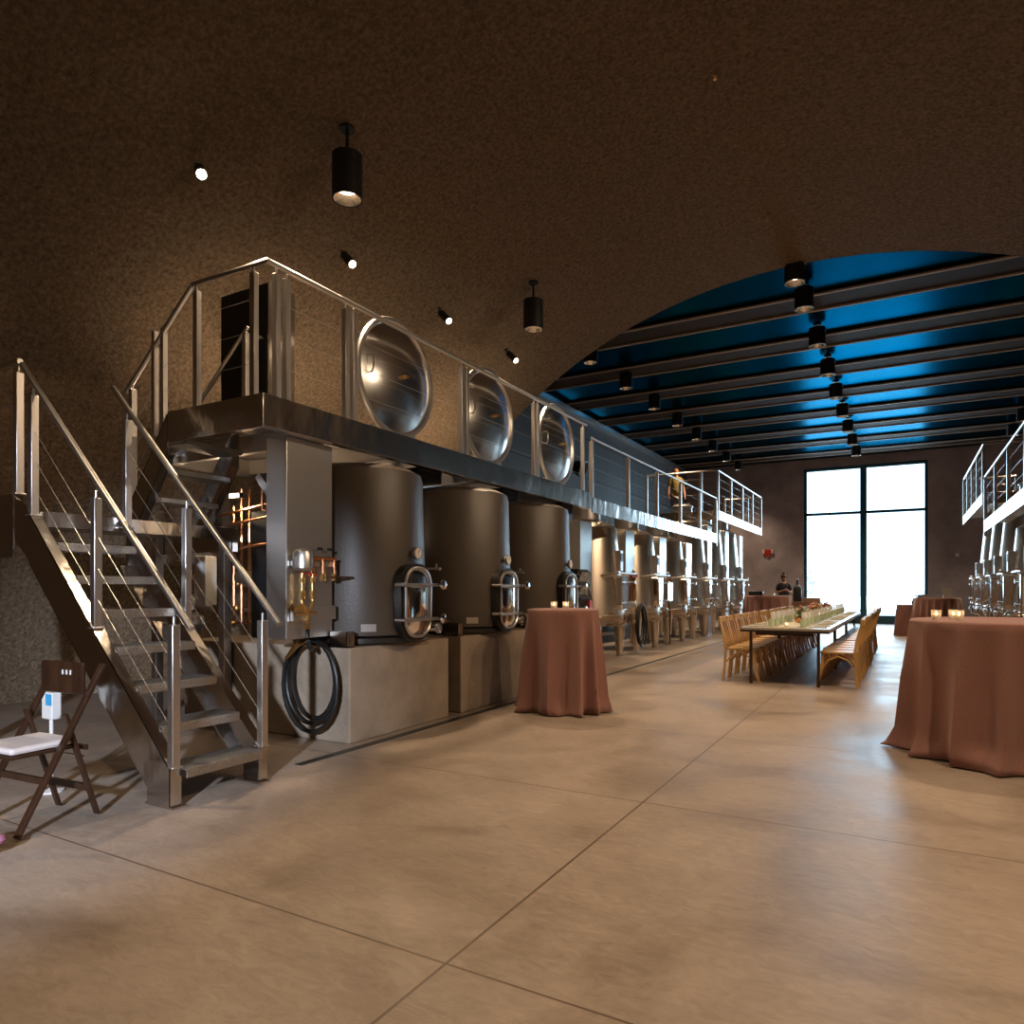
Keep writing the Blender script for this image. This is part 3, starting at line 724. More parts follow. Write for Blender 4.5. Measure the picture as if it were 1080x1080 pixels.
tag(h, 'black rubber hose coiled between the first two tapered tanks', 'hose')
gb = thing('junction_box', 'grey junction box with copper elbows between the second and third tapered tanks', 'box', (-4.69, 15.17, 0))
MB().box(0, .16, -.2, .2, 1.0, 1.42).obj('body', 'steel_flat', gb, bev=.01)
MB().tube([(.1, .16, 1.42), (.1, .16, 1.5), (.1, .26, 1.54), (.1, .28, 1.3), (.1, .28, 1.0)], .018).obj('pipe', 'copper', gb)
MB().tube([(.05, .32, 0.01), (.05, .32, .8), (.05, .2, .95), (.05, .2, 1.0)], .016).obj('conduit', 'darkside', gb)
# stepped black control stack near first stainless column
cs = thing('control_stack', 'stepped black control boxes with tilted grey faces beside the third dark vessel', 'control box', (-4.40, 9.75, 0))
MB().box(-.16, .06, -.18, .18, 0, .95).obj('stand', 'black', cs)
for i, z in enumerate((.98, 1.18, 1.38)):
    bx = MB().prism([(-.2, 0), (.10, 0), (.17, .15), (.12, .20), (-.2, .20)], .36, Matrix.Translation((0, -.18, z))).obj('control_box', 'blackm', cs)
    if i > 0: MB().prism([(.108, .01), (.112, .01), (.176, .148), (.172, .15)], .30, Matrix.Translation((0.002, -.15, z))).obj('grey_face', 'greyc', bx)
MB().tube([(.1, .22, 1.3), (.16, .24, 1.1), (.14, .2, .9), (.1, .22, .7)], .02).obj('pipe', 'chrome', cs)
MB().box(.13, .19, .1, .2, .98, 1.1).obj('red_coupling', 'red', cs)

# ------------------------------------------------------------------ plant under the stairs
pr = thing('pipe_rack', 'copper and steel pipework rack under the upper stairs', 'pipework', (0, 0, 0))
rnd = random.Random(5)
mb = MB()
for x in (-6.28, -6.16, -6.04, -5.93, -5.84): mb.cyl((x, 5.0, rnd.uniform(.8, .95)), (x, 5.0, rnd.uniform(1.5, 2.4)), .014, n=10)
for z in (2.10, 1.98, 1.72): mb.cyl((-6.5, 4.9, z-.05), (-4.98, 4.5, z), .014, n=10)
mb.tube([(-5.25, 4.5, 2.25), (-5.25, 4.5, 2.02), (-5.0, 4.45, 2.0)], .013)
mb.tube([(-6.3, 5.0, .92), (-5.7, 5.0, .90), (-5.7, 5.0, 1.5)], .013)
mb.obj('copper_pipes', 'copper', pr)
mb = MB()
for z in (1.05, 1.32): mb.cyl((-6.5, 5.06, z), (-5.5, 5.06, z), .022, n=10)
for x in (-6.5, -5.5): mb.box(x-.02, x+.02, 5.04, 5.10, .79, 2.4)
mb.cyl((-6.2, 5.0, 1.4), (-5.9, 5.0, 1.4), .07, n=16)
mb.obj('frame', 'steel', pr)
mb = MB()
for i in range(9): mb.ball((rnd.uniform(-6.35, -5.7), 4.98, rnd.uniform(.9, 1.7)), rnd.uniform(.025, .04), 10)
mb.obj('valves', 'brass', pr)
wb = thing('pump_unit', 'white lit cabinet with small pump and filter bowl behind the stair railing', 'pump', (-6.40, 4.62, 0))
MB().box(-.02, .16, .0, .14, 1.10, 1.62).obj('cabinet', 'white', wb, bev=.01)
MB().lathe([(0, 0), (.05, .01), (.07, .06), (.07, .13), (.04, .16), (0, .16)], 20, Matrix.Translation((-.05, -.05, 1.05))).obj('filter_bowl', 'white', wb)
MB().lathe([(0, 0), (.10, .02), (.14, .10), (.12, .18), (.05, .22), (0, .22)], 20, Matrix.Translation((.06, -.10, .82))).obj('pump_head', 'steel', wb)
MB().tube([(-.05, -.05, 1.21), (-.05, -.05, 1.4), (.06, -.05, 1.42)], .014).obj('pipe', 'copper', wb)
pc = tag(MB().box(-5.66, -5.14, 4.71, 4.92, .795, 2.05).obj('equipment_panel', 'black', bev=.01), 'tall black equipment panel standing on the plinth left of the clad column', 'panel')
wh = thing('wall_bracket', 'small pale hook bracket on the rough wall behind the lower stairs', 'bracket', (-8.0, 5.0, 1.6))
MB().cyl((-.25, 0, 0), (.0, 0, 0), .02).cyl((0, 0, 0), (.0, -.14, .01), .02).obj('arm', 'white', wh)

# ------------------------------------------------------------------ draped cocktail tables
def cloth(Rt, H, Rb, seed, nf, amp, puddle=0.0, n=220):
    rnd = random.Random(seed); ph = [rnd.uniform(0, 2*PI) for _ in range(6)]
    mb = MB(); rows = []
    def fold(a):
        u = math.sin(nf*a+ph[0]+.9*math.sin(2*a+ph[1])+.5*math.sin(3*a+ph[4]))
        v = (1-abs(u)**.75)*1.9-.85+math.sin((nf*2+1)*a+ph[2])*.14+math.sin((nf-3)*a+ph[3])*.35
        return v
    vs = [(0, 0, H)]
    prof = [(Rt*.5, H, 0), (Rt*.92, H, 0), (Rt*.985, H-.004, 0), (Rt, H-.02, .0)]
    m = 20
    for i in range(1, m+1):
        t = i/m; prof.append((Rt+(Rb-Rt)*t**1.15, (H-.02)*(1-t)+.012*t, t))
    for r, z, t in prof:
        for k in range(n):
            a = 2*PI*k/n; f = fold(a)
            A = amp*min(1, t*2.2)**.7
            rr = r + A*(f if f > 0 else f*1.5)*(0.5+.7*t)
            if t > .86: rr += puddle*(t-.86)/.14*(.6+.5*math.sin(5*a+ph[4])+.4*math.sin(11*a+ph[5]))
            aa = a + .06*t*math.sin(3*a+ph[1])
            zz = z + (.03*math.sin(4*a+ph[5])*(1-abs(t-.95)/.1) if t > .85 and t < .999 else 0)
            vs.append((rr*math.cos(aa), rr*math.sin(aa), max(zz, .008)))
    fs = [(0, 1+k, 1+(k+1) % n) for k in range(n)]
    for i in range(len(prof)-1):
        for k in range(n):
            fs.append((1+i*n+k, 1+(i+1)*n+k, 1+(i+1)*n+(k+1) % n, 1+i*n+(k+1) % n))
    mb.add(vs, fs, True)
    return mb
def cocktail(loc, label, *a, name='tablecloth', **k):
    o = cloth(*a, **k).obj(name, 'cloth', ang=80); o.location = (loc[0], loc[1], 0)
    s_ = o.modifiers.new('thick', 'SOLIDIFY'); s_.thickness = .004; s_.offset = -1
    tag(o, label, 'tablecloth', 'rose tablecloths over high tables'); return o
cocktail((-3.13, 6.62), 'dusty rose cloth draped to the floor over the round high table by the plinths', .38, 1.07, .435, 4, 5, .05, .04)
cocktail((0.72, 6.52), 'large rose cloth pooling on the floor over the nearest table at the right edge', .68, 1.04, .75, 11, 7, .06, .07)
cocktail((-3.52, 21.6), 'distant rose cloth over the round bar table in front of the woman', .66, 1.08, .72, 5, 9, .035, .02)
cocktail((0.72, 19.95), 'distant rose cloth over the round table with the tray right of the window', .50, 1.06, .60, 9, 9, .04, .03)
# lower square table cloth
def sqcloth(w, d, H, seed):
    mb = MB(); rnd = random.Random(seed); n = 160; vs = [(0, 0, H)]; m = 8
    def pt(a, sx, sy):
        c_, s__ = math.cos(a), math.sin(a); k = 1/max(abs(c_)/sx, abs(s__)/sy); return c_*k, s__*k
    for i in range(-1, m+1):
        t = max(0, i/m); fl = 1+.10*t
        for k in range(n):
            a = 2*PI*k/n; x, y = pt(a, w/2, d/2); f = 1+.03*t*math.sin(14*a)
            z = H if i < 1 else H*(1-t)+.01*t
            q = .6 if i == -1 else 1
            vs.append((x*fl*f*q, y*fl*f*q, z))
    fs = [(0, 1+k, 1+(k+1) % n) for k in range(n)]
    for i in range(m+1):
        for k in range(n): fs.append((1+i*n+k, 1+(i+1)*n+k, 1+(i+1)*n+(k+1) % n, 1+i*n+(k+1) % n))
    return mb.add(vs, fs, True)
o = sqcloth(1.1, .8, .84, 2).obj('tablecloth', 'cloth', ang=50); o.location = (.38, 22.0, 0)
tag(o, 'pink-rose cloth over the lower rectangular table right of the window', 'tablecloth', 'rose tablecloths over high tables')
o = sqcloth(1.2, .6, .86, 3).obj('tablecloth', 'cloth', ang=50); o.location = (-2.95, 24.6, 0)
tag(o, 'rose cloth over the low back table beside the dark bottle', 'tablecloth', 'rose tablecloths over high tables')

def votive(x, y, z, label, r=.036, h=.075):
    t = thing('votive_candle', label, 'candle', (x, y, z+.001), 0, 'votive candles in clear glasses')
    MB().lathe([(0, 0), (r*.92, 0), (r, h), (r-.004, h), (r*.92-.004, .006), (0, .006)], 20).obj('glass_cup', 'glassware', t)
    w = MB().lathe([(0, .007), (r*.85, .007), (r*.86, h*.45), (0, h*.45)], 16).obj('wax', 'wax', t)
    MB().ball((0, 0, h*.45+.014), .007, 8, (1, 1, 1.8)).obj('flame', 'flame', t)
    return t
votive(-3.19, 6.52, 1.07, 'left of the two votives on the small cocktail table')
votive(-3.09, 6.60, 1.07, 'right of the two votives on the small cocktail table')
votive(.22, 6.28, 1.04, 'votive standing apart at left on the large rose-covered table')
votive(.34, 6.42, 1.04, 'rear votive of the pair on the large rose-covered table')
votive(.37, 6.30, 1.04, 'front votive of the pair on the large rose-covered table')
# tray, card and small things on the far tables
t = thing('serving_tray', 'shallow stainless serving tray on the far round table', 'tray', (.52, 19.85, 1.065), .2)
MB().box(-.24, .24, -.16, .16, 0, .01).obj('base', 'steel', t)
MB().box(-.25, .25, -.17, -.15, 0, .07).box(-.25, .25, .15, .17, 0, .07).box(-.25, -.23, -.17, .17, 0, .07).box(.23, .25, -.17, .17, 0, .07).obj('rim', 'steel', t)
t = thing('card_stand', 'clear upright card stand with white card on the far round table', 'sign', (.93, 19.9, 1.065), .2)
MB().box(-.10, .10, -.03, .03, 0, .06).obj('base', 'white', t)
MB().box(-.09, .09, -.003, .003, .06, .26).obj('card', 'white', t)
o = MB().lathe([(0, 0), (.05, 0), (.07, .06), (.04, .14), (.05, .18), (.04, .18), (0, .02)], 16).obj('dark_vase', 'navy'); o.location = (.25, 21.85, .842)
tag(o, 'small dark vase on the lower rectangular table by the window', 'vase')
o = MB().lathe([(0, 0), (.05, 0), (.06, .08), (.05, .15), (0, .02)], 16).obj('glass_jar', 'glassware'); o.location = (.08, 21.8, .842)
tag(o, 'clear glass jar on the lower rectangular table by the window', 'jar')
t = thing('wine_bottle', 'large dark bottle standing on the back table left of the window', 'bottle', (-3.05, 24.5, .862))
MB().lathe([(0, 0), (.13, 0), (.135, .02), (.135, .42), (.10, .5), (.04, .56), (.035, .7), (.045, .71), (0, .71)], 24).obj('glass_body', 'blackm', t)
MB().lathe([(0, .71), (.045, .712), (.04, .76), (0, .765)], 16).obj('stopper', 'glassware', t)
o = MB().box(-.25, .25, -.18, .18, 0, .12).obj('wooden_crate', 'green'); o.location = (-2.62, 24.65, .862)
tag(o, 'low brown wooden crate on the back table by the window', 'crate')
o = MB().box(-.16, .16, -.1, .1, 0, .06).obj('napkin_stack', 'white'); o.location = (-3.5, 21.7, 1.082)
tag(o, 'white stack of napkins on the far bar table', 'napkins')
o = MB().box(-.2, .2, -.16, .16, 0, .12).obj('black_box', 'black', bev=.01); o.location = (-3.86, 21.75, 1.082)
tag(o, 'low black box at the left side of the far bar table', 'box')

# ------------------------------------------------------------------ long dining tables
TX0, TX1 = -1.93, -.83
TYs = [(9.70, 12.20), (12.21, 14.71), (14.72, 17.22)]
for i, (y0, y1) in enumerate(TYs):
    t = thing('dining_table', ['nearest', 'middle', 'farthest'][i]+' section of the long dining table with thin dark metal legs', 'table', ((TX0+TX1)/2, y0, 0), 0, 'long dining table sections')
    w = (TX1-TX0)/2; L = y1-y0
    MB().box(-w, w, 0, L, .728, .76).obj('tabletop', 'tabletop', t, bev=.003)
    MB().box(-w-.004, w+.004, -.004, L+.004, .700, .727).obj('edge_frame', 'leg', t)
    for sx in (-1, 1):
        for yy in (.05, L-.05):
            MB().box(sx*(w-.13)-.018, sx*(w-.13)+.018, yy-.018, yy+.018, 0, .70).obj('leg', 'leg', t)
    MB().box(-.36, .36, .035, .065, .66, .70).obj('apron_bar', 'leg', t)
# ------------------------------------------------------------------ wooden dining chairs
def dining_chair():
    t = thing('dining_chair', '', 'chair', (0, 0, 0), 0, 'wooden dining chairs at the long table'); t.scale = (1, .9, 1)
    # faces +X, origin at floor centre of the seat
    seat = MB(); n = 10; pts = []
    ol = [(-.20, -.185), (.17, -.215), (.205, -.17), (.215, 0), (.205, .17), (.17, .215), (-.20, .185)]
    vs = [(x, y, .435) for x, y in ol]+[(x, y, .462) for x, y in ol]; k = len(ol)
    seat.add(vs, [tuple(range(k)), tuple(reversed(range(k, 2*k)))]+[(i, i+k, (i+1) % k+k, (i+1) % k) for i in range(k)])
    seat.obj('seat', 'oak', t, bev=.008)
    for s_ in (-1, 1):
        y = s_*.19
        MB().path([(-.235, y, 0), (-.215, y, .22), (-.20, y, .44), (-.225, y*1.0, .62), (-.275, y*1.02, .80), (-.30, y*1.02, .87)], .030, .036, (0, 1, 0)).obj('leg', 'oak', t)
        MB().path([(.245, s_*.20, 0), (.205, s_*.195, .16), (.18, s_*.185, .30), (.175, s_*.18, .436)], .034, .034, (0, 1, 0)).obj('leg', 'oak', t)
        MB().tube([(.185, s_*.185, .22), (.12, s_*.185, .34), (.0, s_*.185, .405), (-.12, s_*.185, .36), (-.20, s_*.185, .26)], .011, 8).obj('side_bracket', 'oak', t)
    MB().tube([(.185, -.185, .24), (.18, -.10, .36), (.18, 0, .405), (.18, .10, .36), (.185, .185, .24)], .011, 8).obj('front_bracket', 'oak', t)
    tp = [(-.275-.03*math.cos(PI*v/2*.9)+.0, .215*v, .845) for v in (-1, -.66, -.33, 0, .33, .66, 1)]
    MB().path(tp, .030, .085, (0, 0, 1)).obj('top_rail', 'oak', t, bev=.006)
    for v in (-.075, .075):
        MB().path([(-.200, v*.9, .455), (-.225, v, .60), (-.27, v*1.05, .74), (-.30, v*1.1, .82)], .038, .012, (0, 1, 0)).obj('back_slat', 'oak', t)
    MB().path([(-.205, -.19, .475), (-.222, 0, .475), (-.205, .19, .475)], .022, .03, (0, 0, 1)).obj('lower_rail', 'oak', t)
    return t
ch = dining_chair(); first = True
NCH = 15
for side in (0, 1):
    for i in range(NCH):
        y = TYs[i//5][0] + (.31, .78, 1.25, 1.72, 2.19)[i % 5]
        x, rz = (-1.94, 0) if side == 0 else (-.74, PI)
        rz += random.uniform(-.015, .015); x += random.uniform(-.02, .02)
        lab = '%s wooden slat-back chair from the near end, %s side of the long table' % (ORD[i], 'left' if side == 0 else 'right')
        if first: ch.location = (x, y, 0); ch.rotation_euler[2] = rz; ch['label'] = lab; first = False
        else: dup(ch, (x, y, 0), rz, lab)
# tableware
z0 = .7612
rn = tag(MB().box(-1.50, -1.26, 9.95, 17.0, z0-.0008, z0+.0015).obj('table_runner', 'runner'), 'pale linen runner along the middle of the long table', 'table runner')
def tumbler():
    t = MB().lathe([(0, 0), (.034, 0), (.038, .02), (.040, .105), (.036, .105), (.034, .012), (0, .010)], 18).obj('tumbler', 'greenglass'); return t
def wineglass():
    return MB().lathe([(0, 0), (.034, 0), (.034, .003), (.005, .008), (.004, .075), (.02, .09), (.038, .125), (.036, .17), (.030, .20), (.028, .20), (.034, .168), (.035, .125), (.018, .094), (0, .088)], 18).obj('wine_glass', 'glassware')
def napkin():
    return MB().box(-.10, .10, -.055, .055, 0, .012).obj('folded_napkin', 'runner', bev=.004)
def menu():
    return MB().box(-.05, .05, -.02, .02, 0, .002).obj('menu', 'white')
srcs = {'tumbler': tumbler(), 'wine_glass': wineglass(), 'folded_napkin': napkin()}
used = {k: False for k in srcs}
def put(kind, x, y, z, rz, label, cat, group):
    o = srcs[kind]
    if used[kind]: o = o.copy(); C.objects.link(o)
    used[kind] = True
    o.location = (x, y, z); o.rotation_euler = (0, 0, rz); tag(o, label, cat, group)
for side in (0, 1):
    sg = -1 if side == 0 else 1; cx = (TX0+TX1)/2; nm = 'left' if side == 0 else 'right'
    for i in range(NCH):
        y = TYs[i//5][0] + (.31, .78, 1.25, 1.72, 2.19)[i % 5]
        put('folded_napkin', cx+sg*.40, y, z0, random.uniform(-.05, .05), '%s folded napkin from the near end along the %s table side' % (ORD[i], nm), 'napkin', 'folded napkins on the long table')
        put('tumbler', cx+sg*.205, y+.02, z0, 0, '%s sage green tumbler from the near end along the %s table side' % (ORD[i], nm), 'glass', 'green tumblers on the long table')
        put('wine_glass', cx+sg*.20, y+.17, z0, 0, '%s clear wine glass from the near end along the %s table side' % (ORD[i], nm), 'wine glass', 'wine glasses on the long table')
zr_ = z0+.0016
for i, y in enumerate((9.98, 11.9, 14.2)):
    votive(-1.38, y, zr_, '%s votive on the long table runner' % ['nearest', 'middle', 'farthest'][i], .03, .06)
def arrangement(x, y, h, w, seed, label, leafy):
    t = thing('flower_arrangement', label, 'flowers', (x, y, zr_)); rnd = random.Random(seed)
    MB().lathe([(0, 0), (.06, 0), (.075, .05), (.07, .09), (.06, .09), (0, .02)], 20).obj('bowl', 'copper', t)
    lf = MB(); pt = MB(); st_ = MB()
    for i in range(70):
        a = rnd.uniform(0, 2*PI); e = rnd.uniform(.1, 1.35); r = rnd.uniform(.45, 1)
        p = Vector((math.cos(a)*math.cos(e)*w*.45*r, math.sin(a)*math.cos(e)*w*r, .09+h*math.sin(e)*r))
        if i % 3 == 0: st_.cyl((0, 0, .05), p, .002, n=5)
        d = Vector((rnd.uniform(-1, 1), rnd.uniform(-1, 1), rnd.uniform(-.3, 1))).normalized(); s_ = d.orthogonal().normalized()
        if rnd.random() < leafy:
            L_ = rnd.uniform(.035, .06); u = d.cross(s_)*.004
            lf.add([p-u, p+d*L_*.5+s_*.014+u, p+d*L_, p+d*L_*.5-s_*.014+u, p+d*L_*.5-u*2], [(0, 1, 2), (0, 2, 3), (0, 4, 1), (1, 4, 2), (2, 4, 3), (3, 4, 0)])
        else: pt.ball(p, rnd.uniform(.015, .03), 8, (1, 1, .7))
    st_.obj('stems', 'leaf', t); lf.obj('leaves', 'leaf', t, ang=20); pt.obj('blooms', 'petal', t)
arrangement(-1.38, 11.35, .17, .16, 1, 'leafy green flower arrangement nearest on the long table', .85)
arrangement(-1.38, 13.4, .19, .32, 2, 'rust-coloured flower arrangement in the middle of the long table', .35)
arrangement(-1.38, 15.6, .17, .34, 3, 'farthest dark rust flower arrangement on the long table', .45)

# ------------------------------------------------------------------ folding chair at left
fc = thing('folding_chair', 'dark wooden folding chair with ivory seat pad at the left edge by the stairs', 'chair', (-4.13, 2.03, 0), math.radians(4))
hw = .205
for s_ in (-1, 1):
    MB().bar((s_*hw, -.24, .012), (s_*hw, .215, .855), .022, .042, (1, 0, 0)).obj('long_rail', 'walnut', fc, bev=.005)
    MB().bar((s_*(hw-.03), .20, .012), (s_*(hw-.03), .02, .60), .020, .036, (1, 0, 0)).obj('leg', 'walnut', fc, bev=.004)
MB().box(-hw+.015, hw-.015, .105, .13, .69, .87).obj('backrest', 'walnut', fc, bev=.02)
bk = MB()
for x in (.02, .055, .09): bk.box(x-.006, x+.006, .102, .1045, .80, .825)
bk.obj('badge', 'white', fc)
MB().box(-hw+.03, hw-.03, -.25, .11, .405, .425).obj('seat_frame', 'walnut', fc, bev=.004)
MB().box(-hw+.035, hw-.035, -.245, .10, .426, .462).obj('seat_cushion', 'cushion', fc, bev=.016)
MB().bar((-hw, -.105, .27), (hw, -.105, .27), .018, .035).obj('front_stretcher', 'walnut', fc)
MB().bar((-hw+.03, .15, .17), (hw-.03, .15, .17), .018, .035).obj('rear_stretcher', 'walnut', fc)
MB().bar((-hw+.01, .13, .40), (hw-.01, .13, .40), .015, .025).obj('seat_rail', 'walnut', fc)
MB().cyl((-hw-.016, -.02, .42), (hw+.016, -.02, .42), .007).cyl((-hw-.016, .10, .36), (hw+.016, .10, .36), .005).obj('bolts', 'chrome', fc)
# dispenser behind it
t = thing('sanitiser_stand', 'small white box with blue label on a thin post behind the folding chair', 'dispenser', (-4.68, 2.36, 0))
MB().lathe([(0, 0), (.07, 0), (.07, .01), (.012, .02), (.012, .46), (0, .46)], 16).obj('post', 'white', t)
MB().box(-.06, .06, -.03, .03, .46, .63).obj('box', 'white', t, bev=.008)
MB().box(-.005, .058, -.033, -.031, .55, .62).obj('blue_label', 'blue', t)
# pink bloom at the left frame edge
t = thing('pink_flower', 'pink ruffled flower lying on the floor at the left frame edge', 'flower', (-3.84, 1.59, 0))
rnd = random.Random(2); mb = MB()
for k in range(14):
    a = 2*PI*k/14+rnd.uniform(-.2, .2); r = .05+.04*(k % 3)/2; z = .03+.02*(k % 3)
    mb.ball((math.cos(a)*r, math.sin(a)*r, z+.012), .048, 12, (1, 1, .55))
mb.ball((0, 0, .07), .04, 12)
mb.obj('petals', 'pink', t); MB().cyl((0, 0, .03), (-.25, .05, .012), .006).obj('stem', 'leaf', t)

# ------------------------------------------------------------------ lamps
def ceiling_lamp(label, loc, r=.145, L=.34, stem=.1, lens='lens', power=P_CEIL, group='black cylinder ceiling lamps', name='ceiling_lamp', angle=95, aim=None, col=WARM):
    x, y, z = loc                                # z = bottom rim
    t = thing(name, label, 'lamp', loc, 0, group)
    MB().lathe([(r-.012, 0), (r, 0), (r, L*.72), (r-.006, L*.725), (r-.006, L*.75), (r, L*.755), (r, L-.01), (r-.02, L), (0, L), (0, L-.01), (r-.012, L-.02)], 32).obj('housing', 'black', t)
    MB().lathe([(r-.014, .004), (r*.62, .085)], 32).obj('reflector', 'reflector', t)
    MB().lathe([(0, .088), (r*.62, .088)], 24).obj('lens', lens, t)
    MB().cyl((0, 0, L), (0, 0, L+stem), .014 if stem > .05 else .05, n=12).lathe([(0, L+stem-.02), (.07, L+stem-.02), (.07, L+stem), (0, L+stem)], 20).obj('stem', 'black', t)
    light('SPOT', 'lamp_light', (x, y, z+.07), aim or (x, y, 0), power, col, .07, angle, .75, parent=t)
    return t
lc = ['first', 'second', 'third', 'fourth', 'fifth', 'sixth', 'seventh', 'eighth']
CY = [10.95, 12.05, 14.0, 16.02, 18.05, 20.08, 22.1, 24.15, 26.2]
for i, y in enumerate(CY):
    st_l = 6.358-5.80-.34 if i else 6.15-5.80-.34
    b_ = [12.44+2.07*k for k in range(-1, 8)]
    under = any(a <= y <= a+.71 for a in b_)
    zc_ = 6.17 if under else 6.20
    ceiling_lamp('%s black cylinder lamp from the near end of the centre ceiling row' % ORD[i], (-1.4, y, 5.80), stem=zc_-5.80-.341)
for i in range(8):
    y = 12.80+2.04*i; under = any(a <= y <= a+.71 for a in b_)
    ceiling_lamp('%s black cylinder lamp from the near end of the left ceiling row' % ORD[i], (-5.45, y, 5.80), stem=(6.17 if under else 6.20)-5.80-.341)
for i in range(4):
    y = 18.92+2.04*i; under = any(a <= y <= a+.71 for a in b_)
    ceiling_lamp('%s black cylinder lamp from the near end of the visible right ceiling row' % ORD[i], (2.80, y, 5.80), stem=(6.17 if under else 6.20)-5.80-.341)
def vz(x): return -1.384+math.sqrt(7.414**2-(x+1.4)**2)
for i, y in enumerate((4.66, 8.24)):
    ceiling_lamp(['larger-looking black pendant lamp hanging from the vault, warm light showing', 'smaller-looking black pendant lamp on the vault near the arched opening'][i], (-4.34, y, 4.77), r=.135, L=.40, stem=vz(-4.34)-4.77-.41, lens='lens', power=P_PEND, group='pendant lamps on the vault', name='pendant_lamp', angle=110)
# mirrored row of the small spotlights, outside the frame, aimed at the vessels
for y, pw_ in ((2.0, .15), (3.8, .8), (5.6, 1), (7.4, 1), (9.2, 1)):
    light('SPOT', 'vault_spot_light', (2.5, y, 4.85), (-4.2, y+1.0, 1.4), P_RIGHT*pw_, WARM, .05, 75, .7)
# fill lamps added unseen behind the camera, under the continuing vault
for x in (-4.34, 1.54):
    for y in (-2.5, -6.0): light('SPOT', 'unseen_vault_light', (x, y, 4.8), (x, y, 0), P_PEND*.35, WARM, .07, 130, .75)
# same kind of lamps on the other side of the vault, outside the frame (they light the floor)
for y in (1.08, 4.66, 8.24):
    light('SPOT', 'unseen_vault_light', (1.54, y, 4.8), (1.54, y, 0), P_PEND, WARM, .07, 110, .75)
light('SPOT', 'unseen_vault_light', (-4.34, 1.08, 4.8), (-4.34, 1.08, 0), P_PEND*.25, WARM, .07, 110, .75)
def small_spot(label, y, aim, lens, power, x=-5.29):
    z = vz(x)-.02; t = thing('spotlight', label, 'spotlight', (x, y, z), 0, 'small spotlights on the vault')
    d = (Vector(aim)-Vector((x, y, z))).normalized(); a = Vector((.06, 0, -.05)); b = a+d*.19
    MB().cyl((0, 0, .04), (.05, 0, -.05), .012).lathe([(0, -.01), (.045, -.01), (.045, .01), (0, .01)], 16, Matrix.Translation((-.01, 0, .03)) @ Matrix.Rotation(-.55, 4, 'Y')).obj('mount', 'black', t)
    MB().cyl(a-d*.03, b, .047, n=20).obj('housing', 'black', t)
    MB().cyl(b, b+d*.003, .038, n=20).obj('lens', lens, t)
    light('SPOT', 'spot_light', Vector((x, y, z))+b+d*.01, aim, power, WARM, .03, 62, .6, parent=t)
small_spot('glaring small spotlight at upper left of the vault, shining towards the camera', 3.82, (-.6, .9, .7), 'lenshot', P_GLARE)
for i, y in enumerate((5.59, 7.38, 9.15)):
    small_spot(['nearest lit small spotlight below the larger pendant', 'middle small black spotlight on the vault above the first hatch lid', 'small black spotlight on the vault nearest the arched opening'][i], y, (-1.2, y-1.2, 1.0), 'lens', P_SMALL)
# wall-grazing uplights on the catwalk
for i, y in enumerate((4.95, 6.3, 8.2, 9.3)):
    t = thing('uplight', '%s small uplight on the catwalk floor, grazing the rough wall' % ORD[i], 'lamp', (-6.12, y, ZT-.008), 0, 'uplights behind the hatch lids')
    MB().box(-.05, .05, -.09, .09, 0, .05).obj('housing', 'black', t)
    MB().box(-.035, .035, -.07, .07, .05, .053).obj('lens', 'lensdim', t)
    light('SPOT', 'uplight_light', (-6.12, y, ZT+.06), (-6.75, y, 4.4), P_UP*10, WARM, .05, 120, .9, parent=t)
# lamp added to brighten the plant under the stairs
t = thing('pipe_fill_lamp', 'small added lamp lighting the pipes under the stairs', 'lamp', (-5.9, 4.72, 2.2))
MB().box(-.08, .08, -.02, .02, 0, .05).obj('housing', 'black', t); MB().box(-.07, .07, -.022, -.0205, .005, .045).obj('lens', 'lensdim', t)
light('POINT', 'pipe_fill_bulb', (-5.9, 4.62, 2.15), (0, 0, 0), 14, WARM, .05, parent=t)

# sprinkler heads
for i, y in enumerate((6.41, 9.19)):
    t = thing('sprinkler_head', ['nearer tiny brass sprinkler head at the vault crown', 'farther tiny brass sprinkler head at the vault crown'][i], 'sprinkler', (-1.5, y, 5.99), 0, 'sprinkler heads on the vault')
    MB().cyl((0, 0, .06), (0, 0, -.02), .010).cyl((0, 0, -.05), (0, 0, -.053), .018).tube([(-.012, 0, -.02), (-.018, 0, -.035), (0, 0, -.05), (.018, 0, -.035), (.012, 0, -.02)], .003).obj('head', 'brass', t)
# flood light on left panelled wall
t = thing('floodlight', 'black floodlight bracketed on the grey panelled wall above the catwalk', 'lamp', (XL+.0, 16.6, 4.55))
MB().cyl((.0, 0, .2), (.25, 0, .2), .03).bar((.25, 0, .26), (.25, 0, -.05), .04, .04).obj('bracket', 'black', t)
MB().lathe([(0, -.12), (.16, -.12), (.24, .16), (.20, .16), (0, .0)], 24, Matrix.Translation((.40, 0, -.1)) @ Matrix.Rotation(math.radians(115), 4, 'Y')).obj('head', 'black', t)
# fire alarm and switch on back wall
t = thing('fire_alarm', 'red and white fire alarm strobe on the end wall left of the window', 'alarm', (-4.62, YB-.001, 2.62))
MB().box(-.17, .17, -.06, 0, .0, .20).obj('body', 'red', t, bev=.01)
MB().box(-.19, -.13, -.075, -.0, .04, .20).box(.13, .19, -.075, 0, .04, .20).obj('strobe', 'white', t)
MB().prism([(-.10, 0), (.10, 0), (0, -.12)], .05, Matrix.Translation((0, -.05, 0))).obj('lower_cover', 'red', t)
t = thing('switch_plate', 'tiny pale switch plate on the end wall right of the window', 'switch', (1.62, YB-.001, 2.4))
MB().box(-.05, .05, -.02, 0, 0, .12).obj('plate', 'white', t)

